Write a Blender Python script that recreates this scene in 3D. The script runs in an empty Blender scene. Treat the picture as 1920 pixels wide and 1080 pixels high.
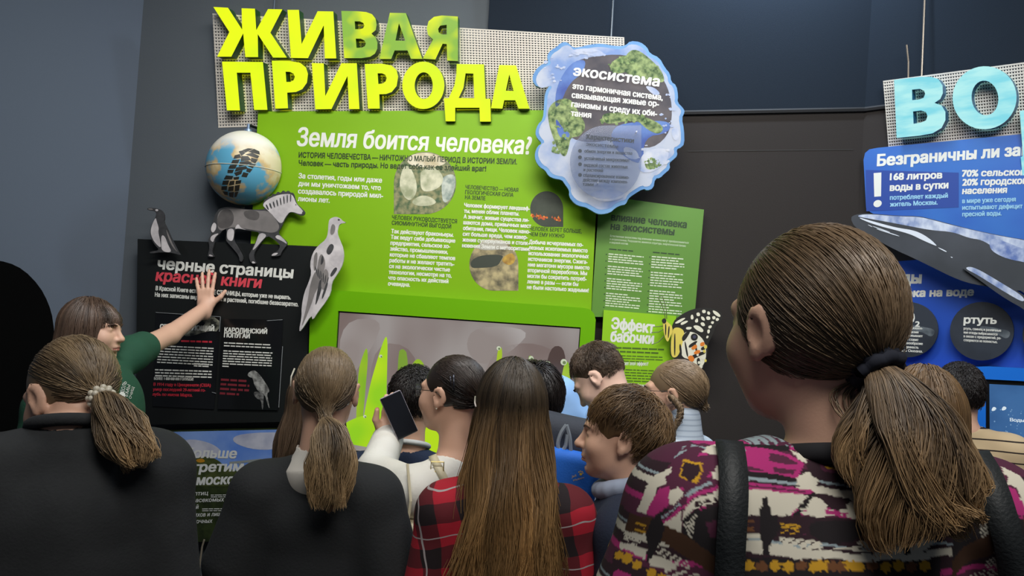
import bpy, bmesh, math, random
import numpy as np
from mathutils import Vector, Matrix, Euler
from mathutils.geometry import tessellate_polygon, delaunay_2d_cdt

SC = bpy.context.scene
COL = SC.collection
R = math.radians
FPX = 1400.0                                   # focal length in pixels of the 1920 wide frame
CAM = Vector((0.0, 0.0, 1.58))

# ------------------------------------------------------------------ camera
cd = bpy.data.cameras.new('camera'); cd.lens = 36.0 * FPX / 1920.0; cd.sensor_width = 36.0
cam = bpy.data.objects.new('camera', cd); COL.objects.link(cam)
cam.location = CAM
CROT = Matrix.Rotation(R(90 + 2.1), 3, 'X') @ Matrix.Rotation(R(3.4), 3, 'Z')
cam.rotation_euler = CROT.to_euler()
cd.clip_start = 0.02
SC.camera = cam

# ------------------------------------------------------------------ view, world, lights
SC.view_settings.view_transform = 'Standard'
SC.view_settings.look = 'None'
SC.view_settings.exposure = 0.0
SC.view_settings.gamma = 1.0
SC.view_settings.use_curve_mapping = False
W = bpy.data.worlds.new('world'); SC.world = W; W.use_nodes = True
W.node_tree.nodes['Background'].inputs[0].default_value = (0.62, 0.72, 0.9, 1)
W.node_tree.nodes['Background'].inputs[1].default_value = 0.06

def area(name, loc, target, size, power, color=(1, 1, 1), spread=180):
    l = bpy.data.lights.new(name, 'AREA'); l.shape = 'RECTANGLE'; l.size, l.size_y = size
    l.energy = power; l.color = color; l.spread = R(spread)
    o = bpy.data.objects.new(name, l); COL.objects.link(o); o.location = loc
    o.rotation_euler = (Vector(target) - Vector(loc)).to_track_quat('-Z', 'Y').to_euler()
    return o
area('panel_spot_light', (-0.1, 1.75, 3.3), (-0.15, 3.3, 1.6), (1.7, 0.3), 20, (1.0, 0.98, 0.93), 120)
area('water_panel_light', (1.25, 1.25, 3.3), (1.9, 2.75, 1.6), (1.0, 0.3), 13, (0.92, 0.97, 1.0), 120)
area('crowd_light', (0.45, -0.05, 3.35), (0.45, 1.2, 0.3), (1.8, 0.8), 44, (1.0, 0.97, 0.92))
area('bulkhead_light', (0.95, 2.86, 3.46), (0.95, 3.2, 2.9), (0.9, 0.08), 22, (0.72, 0.85, 1.0))
area('left_wall_light', (-0.95, 1.5, 3.3), (-1.9, 2.6, 1.9), (0.8, 0.4), 9, (0.88, 0.94, 1.0), 140)

# ------------------------------------------------------------------ helpers: geometry from sight lines and wall planes
def ray(px, py):
    d = Vector(((px - 960.0) / FPX, -(py - 540.0) / FPX, -1.0))
    return CROT @ d
def at(px, py, depth):                          # world point on the sight line at a distance along +Y
    d = ray(px, py)
    return CAM + d * (depth / d.y)
def proj(p):
    q = CROT.transposed() @ (Vector(p) - CAM)
    return (960 + FPX * q.x / -q.z, 540 - FPX * q.y / -q.z)
class Plane:
    def __init__(s, p, n):
        s.p = Vector(p); s.n = Vector(n).normalized()
    def off(s, d):
        return Plane(s.p + s.n * d, s.n)
    def hit(s, px, py):
        d = ray(px, py); return CAM + d * ((s.p - CAM).dot(s.n) / d.dot(s.n))
def yawn(a, tilt=0):                            # normal that looks at the viewer, turned by a, tilted forward by tilt
    return Vector((-math.sin(R(a)) * math.cos(R(tilt)), -math.cos(R(a)) * math.cos(R(tilt)), -math.sin(R(tilt))))

G = Plane(at(800, 400, 3.3), yawn(3))           # back wall
CR = G.hit(1612, 400)
RW = Plane(CR, yawn(42))                        # right wall
CL = G.hit(238, 400)
LW = Plane(CL, yawn(-45))                       # left wall
SG = Plane(G.off(0.012).hit(700, 222), yawn(3, 9))      # tilted sign over the green board
SB = Plane(RW.off(0.012).hit(1760, 262), yawn(42, 10))   # tilted sign over the blue board

def srgb(c):
    return tuple(((v / 255) / 12.92 if v / 255 <= 0.04045 else ((v / 255 + 0.055) / 1.055) ** 2.4) for v in c)
MATS = {}
def mat(name, rgb, rough=0.6, metal=0.0, emit=0.0, noise=0.0, nscale=8.0, rgb2=None, alpha=1.0, bump=0.0, bscale=60.0, spec=0.5, stretch=None, detail=4.0, lo=0.35, hi=0.65, sheen=0.0):
    if name in MATS: return MATS[name]
    m = bpy.data.materials.new(name); m.use_nodes = True
    nt = m.node_tree; b = nt.nodes['Principled BSDF']
    c = srgb(rgb)
    b.inputs['Base Color'].default_value = (*c, 1); b.inputs['Roughness'].default_value = rough
    b.inputs['Metallic'].default_value = metal; b.inputs['Specular IOR Level'].default_value = spec
    if sheen: b.inputs['Sheen Weight'].default_value = sheen
    tc = None
    if rgb2 is not None or bump:
        tc = nt.nodes.new('ShaderNodeTexCoord'); mp = nt.nodes.new('ShaderNodeMapping')
        nt.links.new(tc.outputs['Object'], mp.inputs[0])
        if stretch: mp.inputs['Scale'].default_value = stretch
    colout = None
    if rgb2 is not None:
        n = nt.nodes.new('ShaderNodeTexNoise'); n.inputs['Scale'].default_value = nscale; n.inputs['Detail'].default_value = detail
        nt.links.new(mp.outputs[0], n.inputs['Vector'])
        r = nt.nodes.new('ShaderNodeValToRGB'); r.color_ramp.elements[0].position = lo; r.color_ramp.elements[1].position = hi
        r.color_ramp.elements[0].color = (*c, 1); r.color_ramp.elements[1].color = (*srgb(rgb2), 1)
        nt.links.new(n.outputs[0], r.inputs[0]); colout = r.outputs[0]
        nt.links.new(colout, b.inputs['Base Color'])
    if emit:
        b.inputs['Emission Strength'].default_value = emit
        if colout: nt.links.new(colout, b.inputs['Emission Color'])
        else: b.inputs['Emission Color'].default_value = (*c, 1)
        b.inputs['Base Color'].default_value = (0.02, 0.02, 0.02, 1)
        if colout:
            nt.links.remove(b.inputs['Base Color'].links[0])
    if bump:
        n2 = nt.nodes.new('ShaderNodeTexNoise'); n2.inputs['Scale'].default_value = bscale; n2.inputs['Detail'].default_value = 3
        nt.links.new(mp.outputs[0], n2.inputs['Vector'])
        bp = nt.nodes.new('ShaderNodeBump'); bp.inputs['Strength'].default_value = bump; bp.inputs['Distance'].default_value = 0.004
        nt.links.new(n2.outputs[0], bp.inputs['Height']); nt.links.new(bp.outputs[0], b.inputs['Normal'])
    if alpha < 1: b.inputs['Alpha'].default_value = alpha
    MATS[name] = m
    return m

def new_obj(name, verts, faces, mats, parent=None, fmat=None, smooth=False):
    me = bpy.data.meshes.new(name)
    me.from_pydata([tuple(v) for v in verts] if not isinstance(verts, np.ndarray) else verts, [], [list(f) for f in faces])
    for m in (mats if isinstance(mats, (list, tuple)) else [mats]): me.materials.append(m)
    if fmat is not None: me.polygons.foreach_set('material_index', np.asarray(fmat, dtype=np.int32))
    if smooth: me.polygons.foreach_set('use_smooth', np.ones(len(me.polygons), dtype=bool))
    me.update()
    o = bpy.data.objects.new(name, me); COL.objects.link(o)
    if parent: attach(o, parent)
    return o
def attach(o, parent):                           # parent without moving: meshes are written in world space
    o.parent = parent; o.matrix_parent_inverse = parent.matrix_world.inverted()
def tag(o, label=None, cat=None, group=None, kind=None):
    if label: o['label'] = label
    if cat: o['category'] = cat
    if group: o['group'] = group
    if kind: o['kind'] = kind
    return o
def empty(name, loc, label, cat, group=None, rz=0.0):
    o = bpy.data.objects.new(name, None); COL.objects.link(o); o.location = loc; o.rotation_euler = (0, 0, rz)
    o.empty_display_size = 0.1
    o.matrix_world = Matrix.Translation(Vector(loc)) @ Matrix.Rotation(rz, 4, 'Z')
    return tag(o, label, cat, group)

class MB:                                        # collects shapes, builds ONE mesh object
    def __init__(s): s.v = []; s.f = []; s.m = []
    def add(s, verts, faces, m=0):
        k = len(s.v); s.v += [Vector(p) for p in verts]; s.f += [[i + k for i in f] for f in faces]; s.m += [m] * len(faces); return s
    def poly(s, outline, plane, off=0.0, thick=0.0, m=0, holes=(), side=None):
        """a flat piece of board seen along outline (pixels of the photograph), standing on a wall plane"""
        pl = plane.off(off + thick)
        loops = [[pl.hit(*p) for p in outline]] + [[pl.hit(*p) for p in h] for h in holes]
        flat = [p for l in loops for p in l]
        tris = [t for t in tessellate_polygon(loops)]
        n = len(flat)
        if thick <= 0: return s.add(flat, tris, m)
        back = [p - plane.n * thick for p in flat]
        s.add(flat + back, tris + [[b + n for b in reversed(t)] for t in tris], m)
        fs = []; k = 0
        for l in loops:
            c = len(l)
            for i in range(c):
                a, b = k + i, k + (i + 1) % c
                fs.append([a, a + n, b + n, b])
            k += c
        s.add(flat + back, fs, m if side is None else side)
        return s
    def box(s, c, size, rot=None, m=0):
        c = Vector(c); h = [Vector((sx * size[0] / 2, sy * size[1] / 2, sz * size[2] / 2)) for sx in (-1, 1) for sy in (-1, 1) for sz in (-1, 1)]
        if rot is not None: h = [rot @ p for p in h]
        return s.add([c + p for p in h], [[0, 1, 3, 2], [4, 6, 7, 5], [0, 4, 5, 1], [2, 3, 7, 6], [0, 2, 6, 4], [1, 5, 7, 3]], m)
    def tube(s, pts, r, n=8, m=0, cap=True):
        pts = [Vector(p) for p in pts]; rs = r if isinstance(r, (list, tuple)) else [r] * len(pts)
        V = []; F = []; up = None
        for i, p in enumerate(pts):
            t = (pts[min(i + 1, len(pts) - 1)] - pts[max(i - 1, 0)]).normalized()
            if up is None:
                up = t.orthogonal().normalized()
            else:
                up = (up - t * up.dot(t)).normalized()
            q = t.cross(up)
            for k in range(n):
                a = 2 * math.pi * k / n; V.append(p + (up * math.cos(a) + q * math.sin(a)) * rs[i])
        for i in range(len(pts) - 1):
            for k in range(n):
                a = i * n + k; b = i * n + (k + 1) % n; F.append([a, b, b + n, a + n])
        if cap:
            F.append(list(range(n))[::-1]); F.append([(len(pts) - 1) * n + k for k in range(n)])
        return s.add(V, F, m)
    def sphere(s, c, r, nu=24, nv=14, m=0, rot=None):
        c = Vector(c); r = Vector((r, r, r)) if not hasattr(r, '__len__') else Vector(r)
        V = []; F = []
        for j in range(nv + 1):
            th = math.pi * j / nv
            for i in range(nu):
                ph = 2 * math.pi * i / nu
                p = Vector((math.sin(th) * math.cos(ph) * r.x, math.sin(th) * math.sin(ph) * r.y, math.cos(th) * r.z))
                V.append(c + (rot @ p if rot is not None else p))
        for j in range(nv):
            for i in range(nu):
                F.append([j * nu + i, (j + 1) * nu + i, (j + 1) * nu + (i + 1) % nu, j * nu + (i + 1) % nu])
        return s.add(V, F, m)
    def build(s, name, mats, parent=None, smooth=False):
        return new_obj(name, s.v, s.f, mats, parent, s.m, smooth)

def circ(cx, cy, rx, ry=None, n=32, rot=0.0, a0=0.0, a1=360.0):
    ry = ry or rx; out = []
    for i in range(n):
        a = R(a0 + (a1 - a0) * i / (n if a1 - a0 == 360 else n - 1))
        x, y = rx * math.cos(a), ry * math.sin(a)
        out.append((cx + x * math.cos(rot) - y * math.sin(rot), cy + x * math.sin(rot) + y * math.cos(rot)))
    return out
def drop(cx, cy, r, corner, ry=None):            # round picture with one pointed corner: 'bl' 'br' 'tr'
    ry = ry or r
    a = {'bl': (180, -90), 'br': (90, -180), 'tr': (0, -270)}[corner]
    pts = circ(cx, cy, r, ry, 30, 0, a[0], a[0] + 270)
    sx, sy = {'bl': (-1, 1), 'br': (1, 1), 'tr': (1, -1)}[corner]
    return pts + [(cx + sx * r, cy + sy * ry)]
def zm(pts, ox, oy, s):                          # crop coordinates -> photograph pixels
    return [(ox + x / s, oy + y / s) for x, y in pts]
def smooth_poly(pts, it=2):                      # corner cutting for drawn outlines
    for _ in range(it):
        out = []
        for i in range(len(pts)):
            a, b = pts[i], pts[(i + 1) % len(pts)]
            out += [(a[0] * .75 + b[0] * .25, a[1] * .75 + b[1] * .25), (a[0] * .25 + b[0] * .75, a[1] * .25 + b[1] * .75)]
        pts = out
    return pts

# ------------------------------------------------------------------ lettering
FONT_CACHE = {}
def glyphs(text, res, shear):
    """outlines of a line of letters; each contour is filled on its own with its counters, so overlapping strokes stay solid"""
    k = (text, res, shear)
    if k in FONT_CACHE: return FONT_CACHE[k]
    c = bpy.data.curves.new('lettering', 'FONT'); c.body = text; c.shear = shear
    o = bpy.data.objects.new('lettering', c); COL.objects.link(o)
    dg = bpy.context.evaluated_depsgraph_get(); dg.update()
    cu = o.to_curve(dg); loops = []
    for sp in cu.splines:
        L = []; bp = sp.bezier_points; n = len(bp)
        for i in range(n):
            p, q = bp[i], bp[(i + 1) % n]; p0, p1, p2, p3 = p.co, p.handle_right, q.handle_left, q.co
            straight = abs((p1 - p0).cross(p3 - p0).z) + abs((p2 - p0).cross(p3 - p0).z) < 1e-5
            for s in range(1 if straight else res + 1):
                t = s / (res + 1); u = 1 - t
                L.append(tuple((p0 * u ** 3 + p1 * 3 * u * u * t + p2 * 3 * u * t * t + p3 * t ** 3)[:2]))
        if n == 0: L = [tuple(p.co[:2]) for p in sp.points]
        L = [L[i] for i in range(len(L)) if math.dist(L[i], L[i - 1]) > 1e-5]
        if len(L) > 2: loops.append(L)
    o.to_curve_clear(); bpy.data.objects.remove(o); bpy.data.curves.remove(c)
    V, F = [], []; loops.sort(key=lambda l: min(p[0] for p in l)); groups = []; hi = -1e9
    for l in loops:
        if min(p[0] for p in l) >= hi: groups.append([])
        groups[-1].append(l); hi = max(hi, max(p[0] for p in l))
    for g in groups:                              # keep the triangles that the strokes wind around
        vv = []; ee = []
        for l in g:
            n0 = len(vv); vv += [Vector(p) for p in l]; ee += [(n0 + q, n0 + (q + 1) % len(l)) for q in range(len(l))]
        r_ = delaunay_2d_cdt(vv, ee, [], 0, 1e-6); P = np.array([tuple(p) for p in r_[0]]); T = np.array([t for t in r_[2] if len(t) == 3])
        if not len(T): continue
        C = P[T].mean(1); E0 = np.array([l[q] for l in g for q in range(len(l))]); E1 = np.array([l[(q + 1) % len(l)] for l in g for q in range(len(l))])
        up = (E0[None, :, 1] <= C[:, None, 1]) & (E1[None, :, 1] > C[:, None, 1]); dn = (E1[None, :, 1] <= C[:, None, 1]) & (E0[None, :, 1] > C[:, None, 1])
        dy = np.where(E1[:, 1] == E0[:, 1], 1e-9, E1[:, 1] - E0[:, 1]); xi = E0[None, :, 0] + (C[:, None, 1] - E0[None, :, 1]) / dy[None] * (E1 - E0)[None, :, 0]
        w = ((up & (xi > C[:, None, 0])).sum(1) - (dn & (xi > C[:, None, 0])).sum(1))
        n0 = len(V); V += [tuple(p) for p in P]; F += [[int(q) + n0 for q in t] for t in T[w != 0]]
    FONT_CACHE[k] = (np.array(V) if V else np.zeros((0, 2)), F)
    return FONT_CACHE[k]
CAPH = float(np.ptp(glyphs('Н', 2, 0)[0][:, 1]))
def line(mb, text, x0, y0, x1, y1, h, plane, off, bold=0.0, shear=0.0, res=2, m=0, up=None):
    """one line of lettering on a board: baseline from (x0,y0) to (x1,y1), capital height h, all in photograph pixels"""
    v, f = glyphs(text, res, shear)
    if not len(v): return
    lo, hi = v[:, 0].min(), v[:, 0].max()
    L = math.hypot(x1 - x0, y1 - y0)
    ux, uy = (x1 - x0) / L, (y1 - y0) / L
    if up is None: up = (0.06, -1.0)
    pl = plane.off(off); pts = []
    for a, b in v:
        u = (a - lo) / (hi - lo) * L; w = b / CAPH * h
        pts.append((x0 + ux * u + up[0] * w, y0 + uy * u + up[1] * w))
    shifts = [(0, 0)]
    if bold: shifts = [(bold * h * dx, bold * h * dy) for dx, dy in ((-1, -.7), (1, -.7), (-1, .7), (1, .7), (0, 0))] if h > 7 else [(-bold * h, 0), (bold * h, 0)]
    for k, (dx, dy) in enumerate(shifts):
        mb.add([pl.hit(x + dx, y + dy) + plane.n * (0.00001 * k) for x, y in pts], f, m)
def para(mb, lines, x, y, dx, dy, h, wide, slope, plane, off, bold=0.0, shear=0.0, res=1, m=0):
    """a paragraph: wide = pixels per em of natural width"""
    for i, t in enumerate(lines):
        v, f = glyphs(t, res, shear)
        if not len(v): continue
        w = float(np.ptp(v[:, 0])) * wide
        X, Y = x + dx * i, y + dy * i
        line(mb, t, X, Y, X + w, Y + w * slope, h, plane, off, bold, shear, res, m)
def bars(mb, x, y, w, h, slope, plane, off, rnd, m=0, word=(6, 16), gap=2.0):
    """unreadably small print: one broken line of word-long strokes"""
    q = 0.0
    while q < w:
        l = min(rnd.uniform(*word), w - q)
        if l > 2:
            mb.poly([(x + q, y + q * slope), (x + q + l, y + (q + l) * slope), (x + q + l + .06 * h, y + (q + l) * slope - h), (x + q + .06 * h, y + q * slope - h)], plane, off, 0, m)
        q += l + gap
# ================================================================== room shell
rnd = random.Random(4)
m_left = mat('left_wall_paint', (96, 106, 120), 0.9, bump=0.15, bscale=300)
m_back = mat('back_wall_paint', (52, 48, 46), 0.95, bump=0.15, bscale=300, spec=.15)
m_back2 = mat('alcove_wall_paint', (88, 94, 100), 0.9, bump=0.15, bscale=300)
m_bulk = mat('bulkhead_paint', (34, 41, 50), 0.95, bump=0.15, bscale=300, spec=.08)
m_ceil = mat('ceiling_paint', (60, 66, 74), 0.9)
m_floor = mat('floor_carpet', (46, 44, 44), 0.95, rgb2=(58, 56, 55), nscale=40)
m_trim = mat('trim_dark', (30, 30, 32), 0.6)
ZC = 3.5
def slab(name, a, b, n, z0, z1, t, m):
    a = Vector((a.x, a.y, 0)); b = Vector((b.x, b.y, 0)); n = Vector((n.x, n.y, 0)).normalized()
    fr = [Vector((p.x, p.y, z)) for p, z in ((a, z0), (b, z0), (b, z1), (a, z1))]
    bk = [p - n * t for p in fr]
    o = new_obj(name, fr + bk, [[0, 1, 2, 3], [7, 6, 5, 4], [0, 4, 5, 1], [1, 5, 6, 2], [2, 6, 7, 3], [3, 7, 4, 0]], m)
    return tag(o, kind='structure')
ldir = Vector((-1, -1, 0)).normalized(); rdir = Vector((math.cos(R(42)), -math.sin(R(42)), 0))
LE, RE = CL + ldir * 2.6, CR + rdir * 2.3
slab('wall_left', LE, CL, LW.n, 0, ZC, 0.12, m_left)
GM = G.hit(1000, 400)
slab('wall_back', CL, GM, G.n, 0, ZC, 0.12, m_back2)
slab('wall_back_right', GM, CR, G.n, 0, ZC, 0.12, m_back)
slab('wall_right', CR, RE, RW.n, 0, ZC, 0.12, m_back)
fl = new_obj('floor', [(-4.6, -1.2, 0), (4.2, -1.2, 0), (4.2, 3.6, 0), (-4.6, 3.6, 0), (-4.6, -1.2, -.1), (4.2, -1.2, -.1), (4.2, 3.6, -.1), (-4.6, 3.6, -.1)],
             [[0, 1, 2, 3], [7, 6, 5, 4], [0, 4, 5, 1], [1, 5, 6, 2], [2, 6, 7, 3], [3, 7, 4, 0]], m_floor); tag(fl, kind='structure')
ce = new_obj('ceiling', [(-4.6, -1.2, ZC), (4.2, -1.2, ZC), (4.2, 3.6, ZC), (-4.6, 3.6, ZC), (-4.6, -1.2, ZC + .1), (4.2, -1.2, ZC + .1), (4.2, 3.6, ZC + .1), (-4.6, 3.6, ZC + .1)],
             [[3, 2, 1, 0], [4, 5, 6, 7], [0, 4, 5, 1], [1, 5, 6, 2], [2, 6, 7, 3], [3, 7, 4, 0]], m_ceil); tag(ce, kind='structure')
# bulkhead over the back wall and its dark edge trim
zl, zr = G.hit(1000, 224).z, G.hit(1612, 206).z
b0 = G.hit(905, 230)
mbk = MB(); q = G.off(0.05)
def up_to(p, z): return Vector((p.x, p.y, z))
f0, f1 = Vector((b0.x, b0.y, zl)), Vector((CR.x, CR.y, zr)); nn = G.n
lean = 0.05
vs = [f0 + nn * .006, f1 + nn * .006, up_to(f1, ZC) + nn * (.006 + lean), up_to(f0, ZC) + nn * (.006 + lean), f0, f1, up_to(f1, ZC), up_to(f0, ZC)]
mbk.add(vs, [[0, 1, 2, 3], [0, 4, 5, 1], [0, 3, 7, 4], [1, 5, 6, 2]])
r1 = CR + rdir * 2.2
g0, g1 = f1 + RW.n * .006, Vector((r1.x, r1.y, zr)) + RW.n * .006
vs = [f1 + nn * .006, g1, up_to(g1, ZC) + RW.n * lean, up_to(f1, ZC) + nn * (.006 + lean), f1, up_to(f1, zr)]
mbk.add(vs, [[0, 1, 2, 3]])
tag(mbk.build('wall_bulkhead', m_bulk), kind='structure')
t = MB(); t.tube([f0 + nn * .0065, f1 + nn * .0065, g1], 0.011, 6)
tag(t.build('trim_1', m_trim), kind='structure')
s = MB(); s.poly([(1290, 283), (1600, 280), (1600, 281), (1290, 284)], G, 0.0005, 0.001)
tag(s.build('trim_2', mat('panel_joint', (58, 57, 55), 0.9)), kind='structure')

# ================================================================== green board wall
m_green = mat('green_board', (126, 176, 14), 0.5, spec=.25)
m_green_edge = mat('green_board_edge', (104, 150, 30), 0.5)
m_white = mat('white_print', (226, 226, 218), 0.6)
m_dk = mat('dark_print', (28, 52, 14), 0.6)
m_black = mat('black_print', (24, 24, 24), 0.6)
PG = G.off(0.02); TG = 0.035                     # the green board stands off the wall
def board(name, label, cat, outline, plane, off, thick, m, side=None, group=None):
    b = MB(); b.poly(outline, plane, off, thick, 0, side=1)
    o = b.build(name, [m, side or m]); tag(o, label, cat, group)
    return o
gb = board('information_board', 'large bright green board headed with a question about Earth fearing man', 'board',
           [(484, 209), (1127, 206), (1108, 592), (464, 562)], G, 0.02, TG, m_green, m_green_edge)
T = 0.02 + TG + 0.0006
x = MB(); line(x, 'Земля боится человека?', 557, 273, 995, 289, 34, G, T, .03, .08, 4); x.build('heading_text', m_white, gb)
x = MB()
line(x, 'ИСТОРИЯ ЧЕЛОВЕЧЕСТВА — НИЧТОЖНО МАЛЫЙ ПЕРИОД В ИСТОРИИ ЗЕМЛИ.', 560, 295, 969, 308, 10, G, T + .0012, .028, 0, 2)
line(x, 'Человек — часть природы. Но ведет себя как ее злейший враг!', 560, 310, 911, 321, 10, G, T + .0012, .028, 0, 2)
x.build('subtitle_text', m_dk, gb)
x = MB()
para(x, ['За столетия, годы или даже', 'дни мы уничтожаем то, что', 'создавалось природой мил-', 'лионы лет.'], 560, 334, -.5, 14.3, 9.5, 11.6, .055, G, T, .04, 0, 2)
x.build('paragraph_text', m_white, gb); x = MB()
para(x, ['Так действуют браконьеры.', 'Так ведут себя добывающие', 'предприятия, сельское хо-', 'зяйство, промышленники,', 'которые не сбавляют темпов', 'работы и не желают тратить-', 'ся на экологически чистые', 'технологии, несмотря на то,', 'что опасность их действий', 'очевидна.'], 733.5, 437, -.65, 10.9, 7.6, 8.6, .06, G, T, .05)
x.build('paragraph_text', m_white, gb); x = MB()
para(x, ['Человек формирует ландшаф-', 'ты, меняя облик планеты.', 'А значит, живые существа ли-', 'шаются дома, привычных мест', 'обитания, пищи. Человек нано-', 'сит больше вреда, чем извер-', 'жения супервулканов и столк-', 'новения Земли с метеоритами.'], 870.5, 388, -.55, 10.8, 7.6, 8.35, .055, G, T + .0012, .05)
x.build('paragraph_text', m_white, gb); x = MB()
para(x, ['Добыча исчерпаемых по-', 'лезных ископаемых вместо', 'использования экологичных', 'источников энергии. Сжига-', 'ние мегатонн мусора вместо', 'вторичной переработки. Мы', 'могли бы сократить потреб-', 'ление в разы — если бы', 'не были настолько жадными!'], 992, 457, -.5, 10.6, 7.6, 8.1, .055, G, T, .05)
x.build('paragraph_text', m_white, gb)
x = MB()
para(x, ['ЧЕЛОВЕК РУКОВОДСТВУЕТСЯ', 'СИЮМИНУТНОЙ ВЫГОДОЙ'], 735, 411, -.5, 10.2, 7.6, 8.1, .065, G, T, .03)
x.build('caption_text', m_dk, gb); x = MB()
para(x, ['ЧЕЛОВЕЧЕСТВО — НОВАЯ', 'ГЕОЛОГИЧЕСКАЯ СИЛА', 'НА ЗЕМЛЕ'], 872.5, 354, -.3, 9.6, 7.2, 7.6, .06, G, T, .03)
x.build('caption_text', m_dk, gb); x = MB()
para(x, ['ЧЕЛОВЕК БЕРЕТ БОЛЬШЕ,', 'ЧЕМ ЕМУ НУЖНО'], 993, 432, -.2, 10.3, 7.2, 7.6, .055, G, T, .03)
x.build('caption_text', m_dk, gb)
# round photographs printed on the green board
fish = MB(); fish.poly(drop(797, 343, 58.5, 'bl'), G, T, 0, 0)
Z4 = lambda p: zm(p, 680, 230, 4)
fish.poly(smooth_poly(Z4([(300, 330), (350, 320), (400, 420), (410, 520), (360, 590), (310, 560), (270, 470)])), G, T + .0005, 0, 1)
fish.poly(smooth_poly(Z4([(440, 350), (540, 330), (610, 400), (590, 480), (500, 520), (440, 510), (430, 420)])), G, T + .0005, 0, 1)
fish.poly(smooth_poly(Z4([(360, 590), (440, 540), (520, 560), (560, 600), (500, 625), (400, 625)])), G, T + .0005, 0, 1)
fish.poly(smooth_poly(Z4([(330, 250), (470, 218), (590, 250), (640, 310), (500, 340), (340, 320)])), G, T + .0005, 0, 2)
fish.poly(smooth_poly(Z4([(600, 400), (690, 380), (700, 470), (660, 580), (600, 610), (590, 480)])), G, T + .0004, 0, 3)
fish.build('fish_photo', [mat('fish_grass', (66, 92, 58), .5, rgb2=(150, 146, 104), nscale=45), mat('fish_belly', (214, 212, 182), .5, rgb2=(150, 156, 120), nscale=22),
                          mat('fish_hand', (190, 176, 140), .5, rgb2=(222, 214, 190), nscale=20), mat('fish_water', (130, 146, 138), .5, rgb2=(196, 202, 190), nscale=40)], gb)
fire = MB(); fire.poly(drop(1025, 392, 31, 'br', 33.5), G, T, 0, 0)
for i in range(34):
    u = rnd.uniform(0, 1); px = 996 + u * 58; py = 406 + u * 6 + rnd.uniform(-3, 3); w, h = rnd.uniform(1, 3), rnd.uniform(1.5, 6)
    fire.poly([(px - w, py), (px, py - h), (px + w, py), (px, py + 1.5)], G, T + .0004, 0, 1 + (i % 2))
fire.build('fire_photo', [mat('fire_dusk', (44, 52, 40), .5, rgb2=(58, 66, 52), nscale=20), mat('fire_orange', (240, 140, 40), .5), mat('fire_red', (196, 84, 36), .5)], gb)
dig = MB(); dig.poly(drop(926, 496, 46, 'br', 49), G, T, 0, 0)
Z7 = lambda p: zm(p, 680, 430, 4)
dig.poly(smooth_poly(Z7([(810, 230), (900, 190), (1060, 190), (1040, 230), (1010, 280), (880, 290), (810, 290)])), G, T + .0004, 0, 1)
dig.poly(smooth_poly(Z7([(1060, 200), (1130, 170), (1150, 240), (1100, 275), (1040, 240)])), G, T + .0004, 0, 2)
dig.poly(smooth_poly(Z7([(870, 110), (960, 75), (1050, 90), (1110, 140), (960, 160), (860, 150)])), G, T + .0004, 0, 3)
dig.build('quarry_photo', [mat('quarry_sand', (188, 172, 128), .5, rgb2=(96, 90, 70), nscale=28), mat('quarry_pit', (58, 64, 54), .5), mat('quarry_heap', (200, 164, 70), .5, rgb2=(150, 110, 50), nscale=40), mat('quarry_sky', (176, 172, 158), .5)], gb)

# ------------------------------------------------------------------ tilted illuminated sign over the green board
def bent(plane, off):                            # mesh of flat bars on a sign plane, corner pixels given
    return plane.off(off)
def grid_panel(name, quad, nx, ny, plane, off, m, parent, bar=0.5):
    (a, b, c, d) = [plane.off(off).hit(*p) for p in quad]   # TL TR BR BL
    n = plane.n; mb = MB()
    def pt(u, v): return (a * (1 - u) + b * u) * (1 - v) + (d * (1 - u) + c * u) * v
    wu, wv = bar * .5 / nx, bar * .5 / ny
    for i in range(nx + 1):
        u = i / nx
        p = [pt(u - wu, -wv), pt(u + wu, -wv), pt(u + wu, 1 + wv), pt(u - wu, 1 + wv)]
        mb.add(p + [q - n * .002 for q in p], [[0, 1, 2, 3], [7, 6, 5, 4], [0, 4, 5, 1], [1, 5, 6, 2], [2, 6, 7, 3], [3, 7, 4, 0]])
    for j in range(ny + 1):
        v = j / ny
        p = [pt(-wu, v - wv) + n * .0015, pt(1 + wu, v - wv) + n * .0015, pt(1 + wu, v + wv) + n * .0015, pt(-wu, v + wv) + n * .0015]
        mb.add(p + [q - n * .002 for q in p], [[0, 1, 2, 3], [7, 6, 5, 4], [0, 4, 5, 1], [1, 5, 6, 2], [2, 6, 7, 3], [3, 7, 4, 0]])
    return mb.build(name, m, parent)
m_grid = mat('sign_grid', (214, 206, 194), 0.55)
sgp = SG.hit(700, 222)
sign = empty('illuminated_sign', sgp, 'lit yellow-green two-line letter sign on white grid above green board', 'sign')
grid_panel('grid_panel', [(400, 27), (1169, 71), (1172, 216), (411, 238)], 140, 36, SG, 0.0, m_grid, sign, .52)
m_glow = mat('letter_glow', (238, 255, 0), 0.25, emit=1.0, rgb2=(214, 246, 6), nscale=3.5, lo=.42, hi=.7)
m_glow_refl = mat('letter_glow_reflections', (150, 200, 70), 0.2, emit=0.9, rgb2=(236, 252, 10), nscale=9, lo=.42, hi=.62, detail=1)  # greenish blotches: reflections on the letter faces, painted into the glow colour
m_side = mat('letter_side', (40, 92, 34), 0.4)
L1 = lambda p: zm(p, 380, 0, 4)
L2 = lambda p: zm(p, 820, 0, 4)
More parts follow.
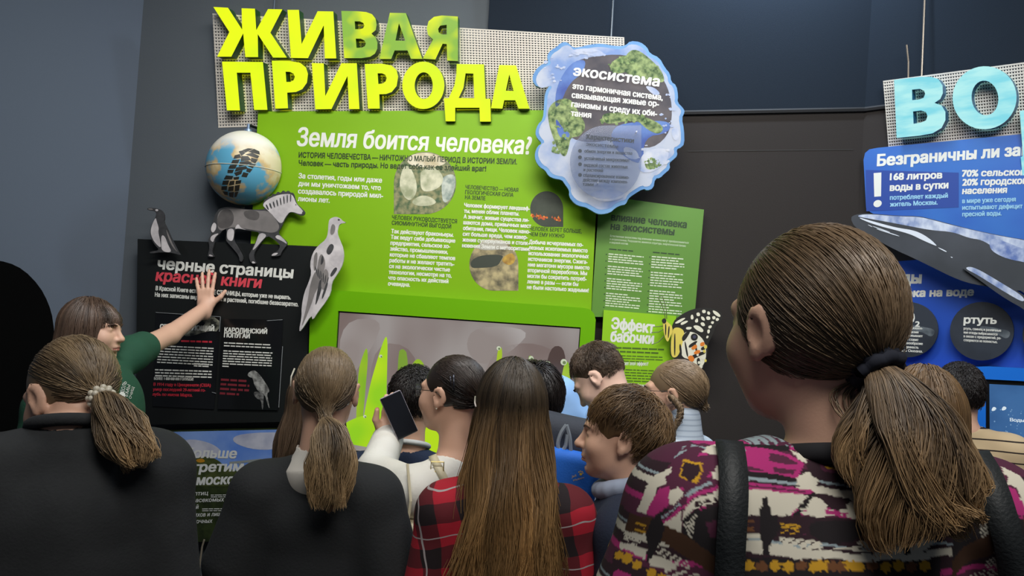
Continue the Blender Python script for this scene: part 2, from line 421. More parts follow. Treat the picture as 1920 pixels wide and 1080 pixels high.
OUT = [
 (L1([(80, 52), (190, 58), (296, 222), (292, 62), (392, 65), (402, 226), (490, 68), (598, 70), (508, 245), (632, 432), (528, 432), (413, 256), (416, 428), (320, 428), (304, 250), (215, 425), (108, 425), (200, 240)]), [], 0),
 (L1([(636, 74), (722, 74), (742, 330), (862, 84), (980, 86), (1002, 438), (916, 438), (908, 190), (790, 436), (662, 434)]), [], 0),
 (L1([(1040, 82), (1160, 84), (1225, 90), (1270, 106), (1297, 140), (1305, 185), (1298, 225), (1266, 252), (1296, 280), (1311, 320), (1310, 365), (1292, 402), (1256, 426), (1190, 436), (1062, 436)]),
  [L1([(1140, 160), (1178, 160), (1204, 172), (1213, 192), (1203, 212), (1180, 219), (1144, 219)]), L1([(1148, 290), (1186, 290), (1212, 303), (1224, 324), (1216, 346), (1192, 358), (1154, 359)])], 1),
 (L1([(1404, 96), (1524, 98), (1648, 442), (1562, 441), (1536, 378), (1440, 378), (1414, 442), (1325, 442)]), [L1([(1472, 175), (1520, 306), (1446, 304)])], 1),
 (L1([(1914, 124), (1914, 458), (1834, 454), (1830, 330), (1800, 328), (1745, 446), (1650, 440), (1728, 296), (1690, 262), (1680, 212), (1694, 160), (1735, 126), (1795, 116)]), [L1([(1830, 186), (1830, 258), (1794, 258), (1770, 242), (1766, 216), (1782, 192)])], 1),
 (L1([(145, 462), (452, 465), (486, 824), (386, 824), (358, 545), (256, 545), (280, 828), (182, 828)]), [], 0),
 (L1([(518, 455), (650, 457), (730, 470), (775, 506), (790, 555), (782, 620), (748, 668), (700, 690), (634, 695), (640, 812), (545, 815)]), [L1([(622, 538), (655, 539), (682, 553), (691, 576), (683, 600), (660, 614), (628, 615)])], 0),
 (L1([(818, 472), (908, 475), (920, 720), (1040, 474), (1156, 474), (1176, 818), (1098, 818), (1086, 570), (966, 818), (845, 820)]), [], 0),
 (L1([(1215, 480), (1340, 477), (1415, 490), (1454, 525), (1466, 575), (1455, 645), (1418, 690), (1376, 705), (1325, 707), (1328, 815), (1240, 815)]), [L1([(1312, 550), (1346, 550), (1370, 562), (1380, 586), (1372, 610), (1350, 626), (1318, 630)])], 0),
 (circ(380 + 1655 / 4, 640 / 4, 158 / 4, 178 / 4, 36), [circ(380 + 1658 / 4, 642 / 4, 68 / 4, 100 / 4, 28)], 0),
 (L2([(145, 480), (350, 482), (362, 740), (398, 740), (402, 912), (320, 912), (316, 808), (134, 808), (134, 910), (62, 910), (50, 737), (86, 735), (128, 640), (142, 560)]), [L2([(212, 550), (270, 552), (277, 737), (160, 735), (196, 660)])], 0),
 (L2([(465, 487), (590, 490), (692, 815), (610, 815), (584, 752), (502, 752), (488, 815), (402, 812)]), [L2([(540, 558), (572, 682), (514, 680)])], 0)]
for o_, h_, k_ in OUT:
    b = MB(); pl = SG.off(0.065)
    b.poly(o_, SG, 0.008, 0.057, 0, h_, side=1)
    b.build('letter', [m_glow_refl if k_ else m_glow, m_side], sign)
for (x0, y0, x1, y1) in ((514, 0, 512, 30), (1148, 36, 1146, 70)):
    p0, p1 = SG.off(-.003).hit(x1, y1), G.off(.06).hit(x0, y0 - 4)
    top = Vector((p0.x, p0.y, ZC))
    MB().tube([p0, top], .004, 6).build('hanging_rod', mat('rod_metal', (96, 104, 112), .35, .6), sign)

# ------------------------------------------------------------------ kiosk screen
m_frame = mat('kiosk_green', (108, 174, 4), 0.35, spec=.35)
KO, KT = 0.056, 0.045
kiosk = empty('screen_kiosk', G.hit(845, 930), 'green framed kiosk with a wide screen showing wet grass blades', 'kiosk')
house = MB()
fo = [(582, 551), (588, 545), (598, 542), (1094, 577), (1106, 580), (1114, 588), (1117, 600), (1094, 960), (572, 935)]
si = [(634, 583), (1089, 614), (1070, 872), (618, 845)]
house.poly(fo, G, KO, KT, 0, [si])
pz = [G.hit(574, 930), G.hit(1092, 955)]
for p in pz: p.z = 0
a_, b_ = pz; tp = [G.hit(572, 935), G.hit(1094, 960)]
fr = [a_, b_, tp[1], tp[0]]; n = G.n
house.add([p + n * .09 for p in fr] + [p + n * .006 for p in fr], [[0, 1, 2, 3], [0, 4, 5, 1], [1, 5, 6, 2], [2, 6, 7, 3], [3, 7, 4, 0]])
house.build('housing', m_frame, kiosk)
s = MB(); s.poly(si, G, KO, KT - .012, 0)
SO = KO + KT - .012
inn = [(637, 586), (1087, 616.5), (1068, 869), (621, 842)]
s.poly(inn, G, SO + .0005, 0, 1)
s.poly(smooth_poly([(930, 650), (1010, 640), (1070, 680), (1060, 760), (960, 760), (900, 720)]), G, SO + .0008, 0, 2)
s.poly(smooth_poly([(1030, 650), (1058, 648), (1062, 700), (1040, 760), (1020, 720)]), G, SO + .001, 0, 3)
s.poly(smooth_poly([(640, 600), (720, 596), (700, 650), (650, 720), (634, 700)]), G, SO + .0008, 0, 5)
s.poly(smooth_poly([(700, 640), (780, 650), (790, 760), (690, 770)]), G, SO + .0009, 0, 2)
s.poly(smooth_poly([(890, 610), (1000, 616), (960, 660), (900, 690), (870, 650)]), G, SO + .0008, 0, 5)
def blade(pts, k, o): s.poly(smooth_poly(pts), G, SO + o, 0, k)
blade([(688, 648), (690, 670), (688, 700), (680, 790), (676, 830), (666, 830), (671, 700), (678, 672)], 6, .0014)
blade([(722, 630), (727, 634), (726, 690), (722, 840), (672, 840), (690, 735), (708, 672)], 4, .0018)
blade([(745, 662), (755, 652), (766, 665), (767, 840), (745, 840)], 7, .0012)
blade([(784, 668), (800, 690), (806, 840), (766, 840), (768, 690)], 6, .0012)
blade([(640, 790), (720, 770), (830, 765), (1068, 800), (1066, 866), (623, 840)], 4, .0016)
blade([(935, 652), (941, 650), (942, 672), (936, 680), (930, 690), (932, 664)], 6, .0014)
blade([(990, 668), (997, 666), (1002, 690), (1000, 760), (986, 760), (992, 700)], 6, .0014)
blade([(1015, 684), (1030, 680), (1036, 800), (1016, 800)], 7, .0014)
blade([(1064, 671), (1070, 700), (1069, 800), (1050, 800), (1052, 700)], 6, .0014)
for (dx, dy, r) in ((935, 653, 4), (996, 672, 4.5), (1027, 682, 5.5), (1057, 679, 6), (714, 668, 3), (684, 781, 3), (1005, 684, 3)):
    s.poly(circ(dx, dy, r, n=14), G, SO + .0022, 0, 8); s.poly(circ(dx + 1, dy + 1, r * .55, n=10), G, SO + .0025, 0, 9)
s.build('screen', [mat('screen_bezel', (14, 16, 16), .3), mat('screen_haze', (150, 143, 140), .2, emit=.95, rgb2=(116, 100, 96), nscale=2.6, detail=1, stretch=(1.6, 1, .8)),
                   mat('screen_brown', (122, 106, 102), .2, emit=.9, rgb2=(138, 126, 122), nscale=4, detail=1), mat('screen_dark', (74, 56, 52), .2, emit=.9),
                   mat('screen_lime', (176, 214, 16), .2, emit=1.0, rgb2=(140, 200, 20), nscale=5, detail=1), mat('screen_pale', (166, 160, 158), .2, emit=.95, rgb2=(140, 130, 126), nscale=4, detail=1),
                   mat('screen_olive', (126, 176, 30), .2, emit=.95, rgb2=(160, 190, 30), nscale=8, detail=1), mat('screen_blur', (122, 158, 46), .2, emit=.9),
                   mat('screen_drop', (196, 206, 178), .2, emit=.95), mat('screen_drop_core', (110, 130, 84), .2, emit=.9)], kiosk)

# ------------------------------------------------------------------ ecosystem cloud board and its clear drop plate
E5 = lambda p: zm(p, 960, 70, 3)
cl = [(640, 45), (665, 20), (720, 25), (760, 55), (775, 90), (830, 115), (860, 170), (890, 205), (895, 250), (925, 270), (935, 330), (930, 365), (965, 400), (972, 420), (955, 455), (968, 520), (970, 600), (950, 620), (925, 630), (932, 665), (905, 690), (885, 705), (890, 740), (860, 765), (835, 790), (805, 795), (795, 850), (760, 862), (740, 850), (690, 880), (655, 905), (640, 940), (610, 945), (580, 960), (555, 985), (510, 995), (480, 993), (440, 970), (415, 955), (385, 950), (350, 935), (320, 895), (322, 860), (300, 830), (280, 800), (240, 795), (205, 780), (185, 745), (155, 730), (130, 690), (128, 650), (145, 610), (170, 597), (140, 565), (130, 535), (145, 490), (175, 460), (180, 380), (185, 310), (215, 265), (180, 270), (140, 280), (118, 250), (115, 220), (135, 180), (170, 150), (205, 140), (196, 105), (215, 75), (250, 55), (275, 30), (310, 25), (345, 60), (380, 55), (440, 40), (500, 35), (560, 45), (600, 50)]
EO = 0.15
m_rim = mat('cloud_rim', (88, 132, 184), .8, rgb2=(112, 156, 200), nscale=7)
m_sky = mat('cloud_print_white', (176, 182, 196), .85, rgb2=(118, 142, 188), nscale=7, lo=.45, hi=.66)
eco = board('cloud_board', 'round board with wavy blue cloud edge, printed with treetops and the word for ecosystem', 'board', smooth_poly(E5(cl), 1), G, EO, .02, m_rim, mat('cloud_edge', (110, 150, 200), .5))
ET = EO + .02
cx, cy = 545, 520
inner = [(cx + (x - cx) * .955, cy + (y - cy) * .955 - 4) for x, y in cl]
pic = MB(); pic.poly(smooth_poly(E5(inner), 1), G, ET + .0006, 0, 0)
P5 = lambda pts, o, m: pic.poly(smooth_poly(E5(pts)), G, ET + o, 0, m)
P5([(330, 150), (420, 110), (640, 90), (800, 160), (880, 280), (905, 420), (880, 560), (760, 640), (600, 560), (450, 600), (300, 560), (250, 420), (270, 250)], .0010, 2)
P5([(330, 140), (420, 120), (400, 200), (320, 260), (270, 380), (240, 400), (250, 270)], .0014, 1)
P5([(640, 90), (700, 60), (800, 140), (850, 200), (860, 260), (780, 240), (700, 230), (620, 190)], .0014, 3)
P5([(540, 150), (640, 90), (700, 130), (660, 190), (580, 210)], .0016, 3)
P5([(200, 400), (250, 350), (330, 340), (380, 430), (420, 500), (380, 560), (330, 560), (320, 620), (300, 680), (260, 640), (230, 560), (205, 480)], .0014, 3)
P5([(500, 430), (600, 420), (740, 440), (860, 500), (830, 550), (760, 520), (700, 460), (600, 480), (520, 490)], .0014, 3)
P5([(240, 440), (290, 520), (330, 540), (310, 580), (260, 560)], .0017, 1)
P5([(560, 500), (720, 470), (900, 470), (880, 540), (740, 560), (740, 740), (560, 620)], .0012, 1)
P5([(330, 70), (420, 60), (490, 70), (530, 100), (470, 110), (400, 90), (340, 100)], .0014, 4)
P5([(740, 270), (800, 280), (840, 320), (800, 330)], .0018, 4)
P5([(740, 640), (840, 620), (890, 640), (860, 720), (760, 770), (700, 740)], .0016, 4)
P5([(740, 700), (800, 690), (820, 730), (760, 750)], .0018, 3)
P5([(620, 610), (700, 630), (720, 690), (640, 680)], .0016, 4)
P5([(890, 520), (930, 500), (945, 560), (915, 590)], .0016, 4)
P5([(420, 880), (520, 850), (640, 870), (620, 910), (500, 930)], .0014, 4)
for i in range(120):
    a = rnd.uniform(0, 6.28); k = rnd.choice([(290, 470, 80, 110), (730, 150, 110, 60), (650, 460, 180, 30), (600, 150, 60, 50), (270, 600, 50, 60), (790, 710, 40, 30)]); rr = math.sqrt(rnd.random())
    ex, ey = k[0] + math.cos(a) * rr * k[2], k[1] + math.sin(a) * rr * k[3]; q = rnd.uniform(5, 16)
    pts = [(ex + q * rnd.uniform(.6, 1.2) * math.cos(j * .785), ey + q * rnd.uniform(.5, 1) * math.sin(j * .785)) for j in range(8)]
    pic.poly(E5(pts), G, ET + .002 + i * 1e-6, 0, 5 if i % 3 else 3)
for i in range(60):
    a = rnd.uniform(0, 6.28); k = rnd.choice([(880, 430, 40, 120), (420, 90, 110, 30), (800, 660, 110, 60), (240, 180, 60, 80)]); rr = math.sqrt(rnd.random())
    ex, ey = k[0] + math.cos(a) * rr * k[2], k[1] + math.sin(a) * rr * k[3]; q = rnd.uniform(4, 14)
    pic.poly(E5([(ex + q * rnd.uniform(.5, 1.2) * math.cos(j * .785), ey + q * rnd.uniform(.4, .9) * math.sin(j * .785)) for j in range(8)]), G, ET + .0022 + i * 1e-6, 0, 4)
pic.build('treetop_print', [m_sky, mat('eco_blue', (66, 84, 150), .85, rgb2=(96, 126, 184), nscale=9), mat('eco_grey', (70, 67, 74), .85, rgb2=(92, 86, 88), nscale=12),
                            mat('eco_tree', (54, 78, 48), .85, rgb2=(150, 166, 110), nscale=42), mat('eco_cloud', (196, 198, 206), .85, rgb2=(150, 164, 196), nscale=16), mat('eco_leaf', (142, 162, 104), .85, rgb2=(76, 102, 62), nscale=60)], eco)
x = MB()
line(x, 'экосистема', 1075, 141, 1236, 162, 19, G, ET + .0032, .042, .1, 3)
x.build('heading_text', m_white, eco); x = MB()
for t_, a_, b_ in (('это гармоничная система,', (1073.5, 166), (1242, 188)), ('связывающая живые ор-', (1072, 183), (1235, 200)), ('ганизмы и среду их оби-', (1071.5, 200), (1231.5, 218)), ('тания', (1070.5, 217), (1108, 221))):
    line(x, t_, *a_, *b_, 11, G, ET + .0032, .045, 0, 2)
x.build('paragraph_text', m_white, eco)
dp = MB(); dp.poly(drop(960 + 527 / 3, 70 + 702 / 3, 67, 'tr', 69), G, EO + .052, .006)
dpl = dp.build('drop_plate', mat('clear_plate', (104, 118, 150), .12, alpha=.30)); tag(dpl, 'see-through drop-shaped plate listing ecosystem traits, mounted on the cloud board', 'plate')
for (ux, uy) in ((1100, 255), (1192, 250), (1120, 345)):
    p = G.off(ET + .001).hit(ux, uy); MB().tube([p, p + G.n * (.052 - .02)], .003, 8).build('spacer_pin', mat('pin_steel', (190, 192, 196), .3, .8), dpl)
x = MB(); D_ = EO + .0584
line(x, 'Характеристики', 1099, 260, 1188, 268, 9, G, D_, .05, 0, 2); line(x, 'экосистемы:', 1099, 273, 1160, 278, 7, G, D_, .03)
for i, t_ in enumerate(('обмен энергии и вещества', 'устойчивый микроклимат', 'видовой состав животных', 'и растений', 'сбалансированное взаимо-', 'действие между компонен-', 'тами')):
    y = (286, 299.5, 312, 321, 331.5, 340, 348)[i]; w = (89, 85, 82, 36, 86, 84, 20)[i]
    line(x, t_, 1096 - i * .6, y, 1096 - i * .6 + w, y + w * .05, 6.5, G, D_, .05)
for y in (284, 296, 309, 329): x.poly(circ(1087.5, y - 1, 3.6, n=12), G, D_)
x.build('list_text', mat('plate_print', (44, 52, 62), .6), dpl)

for (ux, uy) in ((1060, 180), (1200, 190), (1110, 340)):
    p = G.off(.0).hit(ux, uy); MB().tube([p + G.n * (.0 if ux > 1130 else .056), p + G.n * EO], .006, 8).build('standoff', mat('pin_steel', (190, 192, 196), .3, .8), eco)

# ------------------------------------------------------------------ dark green board, butterfly board, butterfly
m_olive = mat('olive_board', (92, 138, 50), .5)
ob = board('influence_board', 'dark olive-green board of small print about human influence, behind the butterfly', 'board', [(1124, 366), (1320, 393), (1302, 596), (1108, 594)], G, .02, .025, m_olive)
OT = .0456
x = MB(); line(x, 'влияние человека', 1146, 413, 1287, 427.5, 13.5, G, OT, .05, .06, 3); line(x, 'на экосистемы', 1145, 430, 1264, 441, 13.5, G, OT, .05, .06, 3)
x.build('heading_text', mat('olive_dark', (40, 66, 34), .6), ob)
x = MB()
line(x, 'Естественные экосистемы под влиянием человека могут преобразовываться', 1144, 444, 1291, 457, 4, G, OT); line(x, 'в антропогенные. Разрушается, меняется структура, энергетический баланс', 1143.5, 450, 1286, 463, 4, G, OT); line(x, 'и видовой состав.', 1143, 456, 1178, 459, 4, G, OT)
m_ow = mat('olive_white', (214, 224, 200), .6); x.build('intro_text', m_ow, ob)
for (xx, yy, dd, ww, sl, skip) in ((1141, 477, 4.6, 66, .09, (4, 9, 15)), (1222, 482, 4.9, 62, .08, (5, 12))):
    x = MB()
    for i in range(22):
        if i not in skip: bars(x, xx - i * .3, yy + i * dd, rnd.uniform(40, 62) if i % 3 == 1 else ww, 2.0, sl, G, OT, rnd, 0, (4, 11), 1.4)
    x.build('small_print', m_ow, ob)
x = MB()
for i in range(9): x.poly(circ(1137 - i * .6, 477 + i * 12.4, 1.3, n=8), G, OT); x.poly(circ(1218.5 - i * .6, 482 + i * 12.8, 1.3, n=8), G, OT)
bars(x, 1142, 468, 45, 2.2, .09, G, OT, rnd); bars(x, 1224, 474, 50, 2.2, .09, G, OT, rnd)
x.build('bullet_print', mat('olive_dark', (40, 66, 34), .6), ob)
bb = board('butterfly_board', 'bright green board about the butterfly effect, under the olive-green board', 'board', [(1132, 581), (1268, 592.5), (1256, 838), (1118, 822)], G, .05, .02, mat('lime_board', (146, 200, 24), .45))
BT = .0706
x = MB(); line(x, 'Эффект', 1146.5, 616, 1226, 625, 21, G, BT, .05, .05, 3); line(x, 'бабочки', 1145, 640, 1225, 645, 20, G, BT, .05, .05, 3); x.build('heading_text', m_white, bb)
x = MB()
for (x0, y0, w, h) in ((1145, 653, 100, 3), (1145, 660, 92, 3), (1146, 667, 96, 1.8), (1144, 672, 100, 1.8), (1144, 677, 62, 1.8)): bars(x, x0, y0, w, h, .04, G, BT, rnd, 0, (6, 18), 1.5)
m_ld = mat('lime_dark', (74, 104, 20), .6); x.build('small_print', m_ld, bb); x = MB()
for i in range(6): bars(x, 1144, 693 + i * 5.2, 92 - (i == 5) * 40, 2, .04, G, BT, rnd, 0, (5, 15), 1.5)
x.build('small_print', m_ld, bb); x = MB()
for i in range(6): bars(x, 1142, 733 + i * 5.2, 92, 2, .04, G, BT, rnd, 0, (5, 15), 1.5)
x.build('small_print', mat('lime_dark', (74, 104, 20), .6), bb)
x = MB(); line(x, 'Как работает этот эффект?', 1143, 684, 1215, 685.5, 7, G, BT, .05); x.build('caption_text', m_white, bb); x = MB(); line(x, 'убитая бабочка', 1163, 723, 1212, 727, 7, G, BT, .05); x.build('caption_text', m_white, bb)

B8 = lambda p: zm(p, 1080, 370, 909 / 320)
bf = MB(); BO, BTH = .105, .008
wing = [(515, 665), (560, 625), (620, 595), (680, 587), (735, 591), (775, 612), (781, 635), (768, 662), (740, 690), (735, 715), (716, 755), (702, 785), (704, 815), (694, 870), (668, 926), (640, 912), (605, 872), (560, 858), (505, 858), (500, 790), (512, 730)]
bf.poly(smooth_poly(B8(wing), 1), G, BO, BTH, 0)
b_t = BO + BTH
P8 = lambda pts, o, m: bf.poly(smooth_poly(B8(pts)), G, b_t + o, 0, m)
P8([(512, 700), (545, 690), (580, 712), (570, 770), (545, 850), (508, 855), (504, 790)], .0005, 2)
P8([(575, 712), (640, 720), (690, 770), (695, 860), (665, 915), (610, 865), (560, 850), (555, 780)], .0004, 1)
for p in ([(610, 630), (622, 622), (628, 648), (612, 652)], [(640, 615), (658, 612), (662, 632), (644, 634)], [(670, 600), (690, 598), (692, 616), (674, 618)], [(700, 605), (716, 612), (712, 628), (698, 622)],
          [(725, 600), (750, 608), (772, 630), (764, 640), (735, 622)], [(632, 655), (648, 640), (652, 665), (636, 668)], [(665, 632), (684, 640), (688, 660), (668, 652)], [(692, 634), (714, 634), (716, 652), (696, 654)],
          [(724, 634), (742, 632), (744, 648), (728, 652)], [(748, 640), (764, 646), (756, 660), (742, 656)], [(660, 668), (680, 664), (690, 684), (672, 688)], [(620, 684), (650, 680), (682, 706), (672, 722), (640, 706)],
          [(704, 684), (724, 680), (722, 696), (706, 700)], [(698, 706), (714, 702), (712, 724), (700, 726)], [(696, 736), (708, 738), (702, 752), (692, 750)], [(520, 672), (560, 645), (590, 640), (548, 672)], [(556, 668), (590, 655), (600, 662), (560, 684)],
          [(586, 690), (620, 690), (610, 705), (586, 704)], [(720, 660), (736, 660), (732, 676), (718, 672)]):
    P8(p, .0008, 1)
for p in ([(560, 745), (600, 705), (612, 715), (572, 775)], [(548, 790), (558, 775), (566, 840), (556, 846)], [(522, 730), (530, 720), (530, 840), (522, 846)], [(596, 790), (640, 762), (650, 770), (606, 806)],
          [(600, 855), (640, 830), (690, 818), (692, 832), (640, 852), (615, 872)], [(640, 860), (660, 852), (662, 900), (650, 906)], [(664, 800), (690, 790), (694, 806), (668, 818)], [(630, 780), (640, 776), (652, 850), (644, 854)], [(576, 770), (584, 766), (600, 850), (590, 850)]):
    P8(p, .0009, 0)
for p in ([(612, 800), (640, 780), (648, 800), (620, 815)], [(660, 775), (684, 768), (686, 790), (662, 795)], [(590, 850), (620, 838), (634, 868), (612, 880)], [(624, 830), (640, 815), (660, 812), (664, 826), (640, 838)]):
    P8(p, .0013, 3)
bf.poly(B8(circ(630, 744, 19, n=18)), G, b_t + .0014, 0, 0); bf.poly(B8(circ(631, 743, 9, n=12)), G, b_t + .0018, 0, 4)
for (ex, ey, r) in ((690, 796, 11), (676, 852, 13), (690, 870, 8), (665, 900, 12), (648, 838, 8), (684, 820, 9), (655, 880, 8)): bf.poly(B8(circ(ex, ey, r * .8, r, n=12)), G, b_t + .0012, 0, 2 if ex > 680 else 1)
bfo = bf.build('butterfly_cutout', [mat('wing_black', (34, 32, 28), .5), mat('wing_cream', (232, 228, 206), .5), mat('wing_yellow', (226, 206, 92), .5), mat('wing_orange', (228, 128, 40), .5), mat('wing_blue', (70, 70, 92), .5)])
tag(bfo, 'black, cream and orange butterfly cut-out perched at the corner of the lime green board', 'butterfly')
b = MB(); b.poly(smooth_poly(B8([(462, 652), (474, 646), (486, 664), (512, 684), (516, 716), (500, 745), (490, 774), (474, 750), (465, 700)])), G, BO + .008, .012, 0)
for p in ([(474, 672), (482, 676), (480, 740), (474, 730)], [(492, 684), (500, 688), (494, 750), (488, 750)]): b.poly(smooth_poly(B8(p)), G, BO + .0206, 0, 1)
b.build('body', [mat('wing_yellow', (226, 206, 92), .5), mat('wing_black', (34, 32, 28), .5)], bfo)
b = MB(); b.poly(B8(circ(470, 658, 11, 13, n=16)), G, BO + .010, .012); b.build('head', mat('wing_black', (34, 32, 28), .5), bfo)
for pts in ([(476, 648), (470, 610), (452, 560), (440, 540), (436, 530)], [(483, 648), (482, 600), (468, 550), (462, 536), (464, 526), (440, 528)]):
    MB().tube([G.off(BO + .012).hit(*p) for p in B8(pts)], .0016, 6).build('antenna', mat('wing_olive', (92, 100, 60), .5), bfo)
for pts in ([(470, 684), (440, 688), (412, 690)], [(470, 700), (440, 718), (402, 720)], [(472, 735), (440, 770), (404, 784)]):
    MB().tube([G.off(BO + .012).hit(*p) for p in B8(pts)], .0018, 6).build('leg', mat('wing_olive', (92, 100, 60), .5), bfo)

# ------------------------------------------------------------------ black board with animals on its edge
m_blk = mat('black_board', (26, 28, 28), .35)
kb = board('black_board', 'tall black board headed black pages of the red book, by the left corner', 'board', [(258, 448), (600, 462), (580, 560), (576, 700), (572, 790), (254, 797)], G, .062, .02, m_blk)
KT_ = .0826
x = MB(); line(x, 'черные страницы', 296, 504, 549, 521.5, 21, G, KT_, .048, .06, 3); x.build('heading_text', m_white, kb)
x = MB(); line(x, 'красной книги', 292, 526, 490, 540, 21, G, KT_ + .0003, .045, .12, 3); x.build('red_heading_text', mat('red_print', (222, 70, 84), .6), kb)
x = MB(); line(x, 'В Красной Книге есть ЧЕРНЫЕ СТРАНИЦЫ, которые уже не вырвать.', 292, 544, 545, 561.5, 8, G, KT_, .045); line(x, 'На них записаны виды животных и растений, погибшие безвозвратно.', 290.5, 556, 559, 574.5, 8, G, KT_, .045); x.build('subtitle_text', m_white, kb)
K6 = lambda p: zm(p, 240, 430, 2.919)
m_gloss = mat('poster_gloss', (22, 23, 25), .12)
def poster(quad, label, off):
    o = board('poster', label, 'poster', K6(quad), G, off, .003, m_gloss, group=None); return o
p1 = poster([(152, 455), (506, 479), (470, 985), (135, 968)], 'glossy black poster of white and red print about a dove, under the raised arm', .084)
q_ = .0874
x = MB(); line(x, 'СТРАНСТВУЮЩИЙ', *K6([(175, 545)])[0], *K6([(470, 556)])[0], 9, G, q_, .07, 0, 2)
x.build('title_text', m_white, p1); x = MB()
for i in range(7): bars(x, *K6([(165 - i, 640 + i * 15)])[0], 104, 2.1, .05, G, q_, rnd, 0, (5, 14), 1.5)
x.build('white_text', m_white, p1); x = MB()
for i in range(2): bars(x, *K6([(360, 738 + i * 12)])[0], 29, 2.1, .05, G, q_, rnd, 0, (5, 14), 1.5)
x.build('white_text', m_white, p1); x = MB()
for i in range(3): bars(x, *K6([(148, 772 + i * 16)])[0], 106, 2.4, .03, G, q_, rnd, 0, (5, 14), 1.5)
line(x, 'БОЛЕЕ 1 000 000 000 ГОЛУБЕЙ!', *K6([(143, 823)])[0], *K6([(357, 828)])[0], 5.2, G, q_, .07)
x.build('white_text', m_white, p1)
x = MB()
for i, t_ in enumerate(('В 1914 году в Цинциннати (США)', 'умер последний 29-летний го-', 'лубь по имени Марта.')): line(x, t_, *K6([(140 - i * 3, 856 + i * 27)])[0], *K6([((452, 424, 352)[i], 862 + i * 27)])[0], 6, G, q_, .05)
bars(x, *K6([(290, 616)])[0], 58, 3.4, .03, G, q_, rnd, 0, (8, 18), 2)
x.build('red_text', mat('crimson_print', (206, 44, 62), .6), p1)
x = MB(); x.poly(smooth_poly(K6([(385, 470), (500, 482), (498, 560), (440, 555), (330, 590), (290, 570), (360, 545), (430, 520), (400, 495)]), 1), G, .0873, 0, 0); x.build('bird_photo', mat('dove_photo', (150, 150, 134), .25, rgb2=(40, 42, 40), nscale=26, lo=.4, hi=.6), p1)
p2 = poster([(518, 489), (848, 495), (820, 990), (491, 984)], 'glossy black poster about the Carolina parakeet, right of the dove poster', .087)
q_ = .0904
x = MB(); line(x, 'КАРОЛИНСКИЙ', *K6([(528, 562)])[0], *K6([(760, 572)])[0], 8.6, G, q_, .06, 0, 2); line(x, 'ПОПУГАЙ', *K6([(526, 590)])[0], *K6([(665, 596)])[0], 8.6, G, q_, .06, 0, 2)
x.build('title_text', m_white, p2); x = MB()
for i in range(2): bars(x, *K6([(525, 624 + i * 16)])[0], 88, 2.1, .045, G, q_, rnd, 0, (5, 14), 1.5)
for i in range(7): bars(x, *K6([(522 - i, 668 + i * 14)])[0], 92 if i < 6 else 12, 2.1, .045, G, q_, rnd, 0, (5, 14), 1.5)
x.build('white_text', m_white, p2)
x = MB()
for i in range(4): bars(x, *K6([(508 - i * 2, 828 + i * 25)])[0], (48, 54, 54, 36)[i], 4, .06, G, q_, rnd, 0, (9, 20), 2.5)
x.build('red_text', mat('dim_crimson', (120, 30, 42), .6), p2)
x = MB(); x.poly(smooth_poly(K6([(652, 798), (664, 780), (690, 770), (712, 785), (738, 818), (765, 860), (776, 888), (760, 898), (768, 940), (776, 985), (764, 960), (748, 900), (715, 890), (690, 850), (684, 815), (664, 808)]), 1), G, q_, 0, 0)
x.poly(smooth_poly(K6([(684, 890), (715, 888), (745, 900), (742, 930), (740, 985), (732, 985), (730, 935), (700, 925)]), 1), G, q_, 0, 1); x.build('parrot_print', [mat('parrot_grey', (168, 168, 164), .4, rgb2=(88, 88, 86), nscale=60), mat('branch_grey', (120, 120, 118), .4, rgb2=(50, 50, 50), nscale=70)], p2)
for a_, b_ in (((152, 455), (506, 479)), ((506, 479), (500, 560)), ((760, 500), (846, 495)), ((846, 640), (825, 975)), ((460, 892), (482, 898))):
    pa, pb = G.off(.0905).hit(*K6([a_])[0]), G.off(.0905).hit(*K6([b_])[0])
    MB().tube([pa, pb], .0012, 5).build('sleeve_edge', mat('sleeve_plastic', (150, 154, 156), .2), p1 if a_[0] < 600 else p2)
# second poster low down, a park photograph
pp = board('park_poster', 'park photo poster with blue sky listing lost species, low behind the loose black top', 'poster', [(250, 812), (310, 809), (548, 804), (542, 1010), (262, 1020)], G, .03, .06, mat('poster_meadow', (30, 38, 22), .35, rgb2=(46, 56, 30), nscale=30))
pt_ = .0906
x = MB(); x.poly([(252, 813), (310, 810), (546, 805), (544, 905), (258, 905)], G, pt_, 0, 0)
x.poly(smooth_poly([(330, 830), (360, 822), (400, 832), (420, 850), (380, 862), (330, 860)]), G, pt_ + .0003, 0, 1); x.poly(smooth_poly([(440, 815), (500, 810), (540, 812), (540, 840), (480, 845), (435, 830)]), G, pt_ + .0003, 0, 1)
x.poly(smooth_poly([(300, 880), (345, 868), (360, 858), (385, 855), (410, 862), (425, 880), (470, 885), (520, 870), (544, 880), (544, 912), (258, 912)]), G, pt_ + .0006, 0, 2)
x.poly(smooth_poly([(366, 862), (380, 859), (386, 866), (372, 868)]), G, pt_ + .0009, 0, 4)
x.poly([(430, 866), (490, 860), (492, 864), (488, 864), (487, 895), (484, 895), (484, 865), (470, 866), (469, 895), (466, 895), (466, 867), (452, 868), (452, 896), (449, 896), (448, 869), (430, 870)], G, pt_ + .0009, 0, 3)
x.build('landscape_photo', [mat('poster_sky', (84, 122, 196), .4, rgb2=(120, 150, 206), nscale=6), mat('poster_cloud', (150, 154, 176), .4, rgb2=(180, 182, 196), nscale=14), mat('poster_trees', (44, 56, 28), .4, rgb2=(70, 78, 40), nscale=40), mat('poster_fence', (130, 136, 136), .4), mat('poster_autumn', (170, 120, 30), .4)], pp)
x = MB()
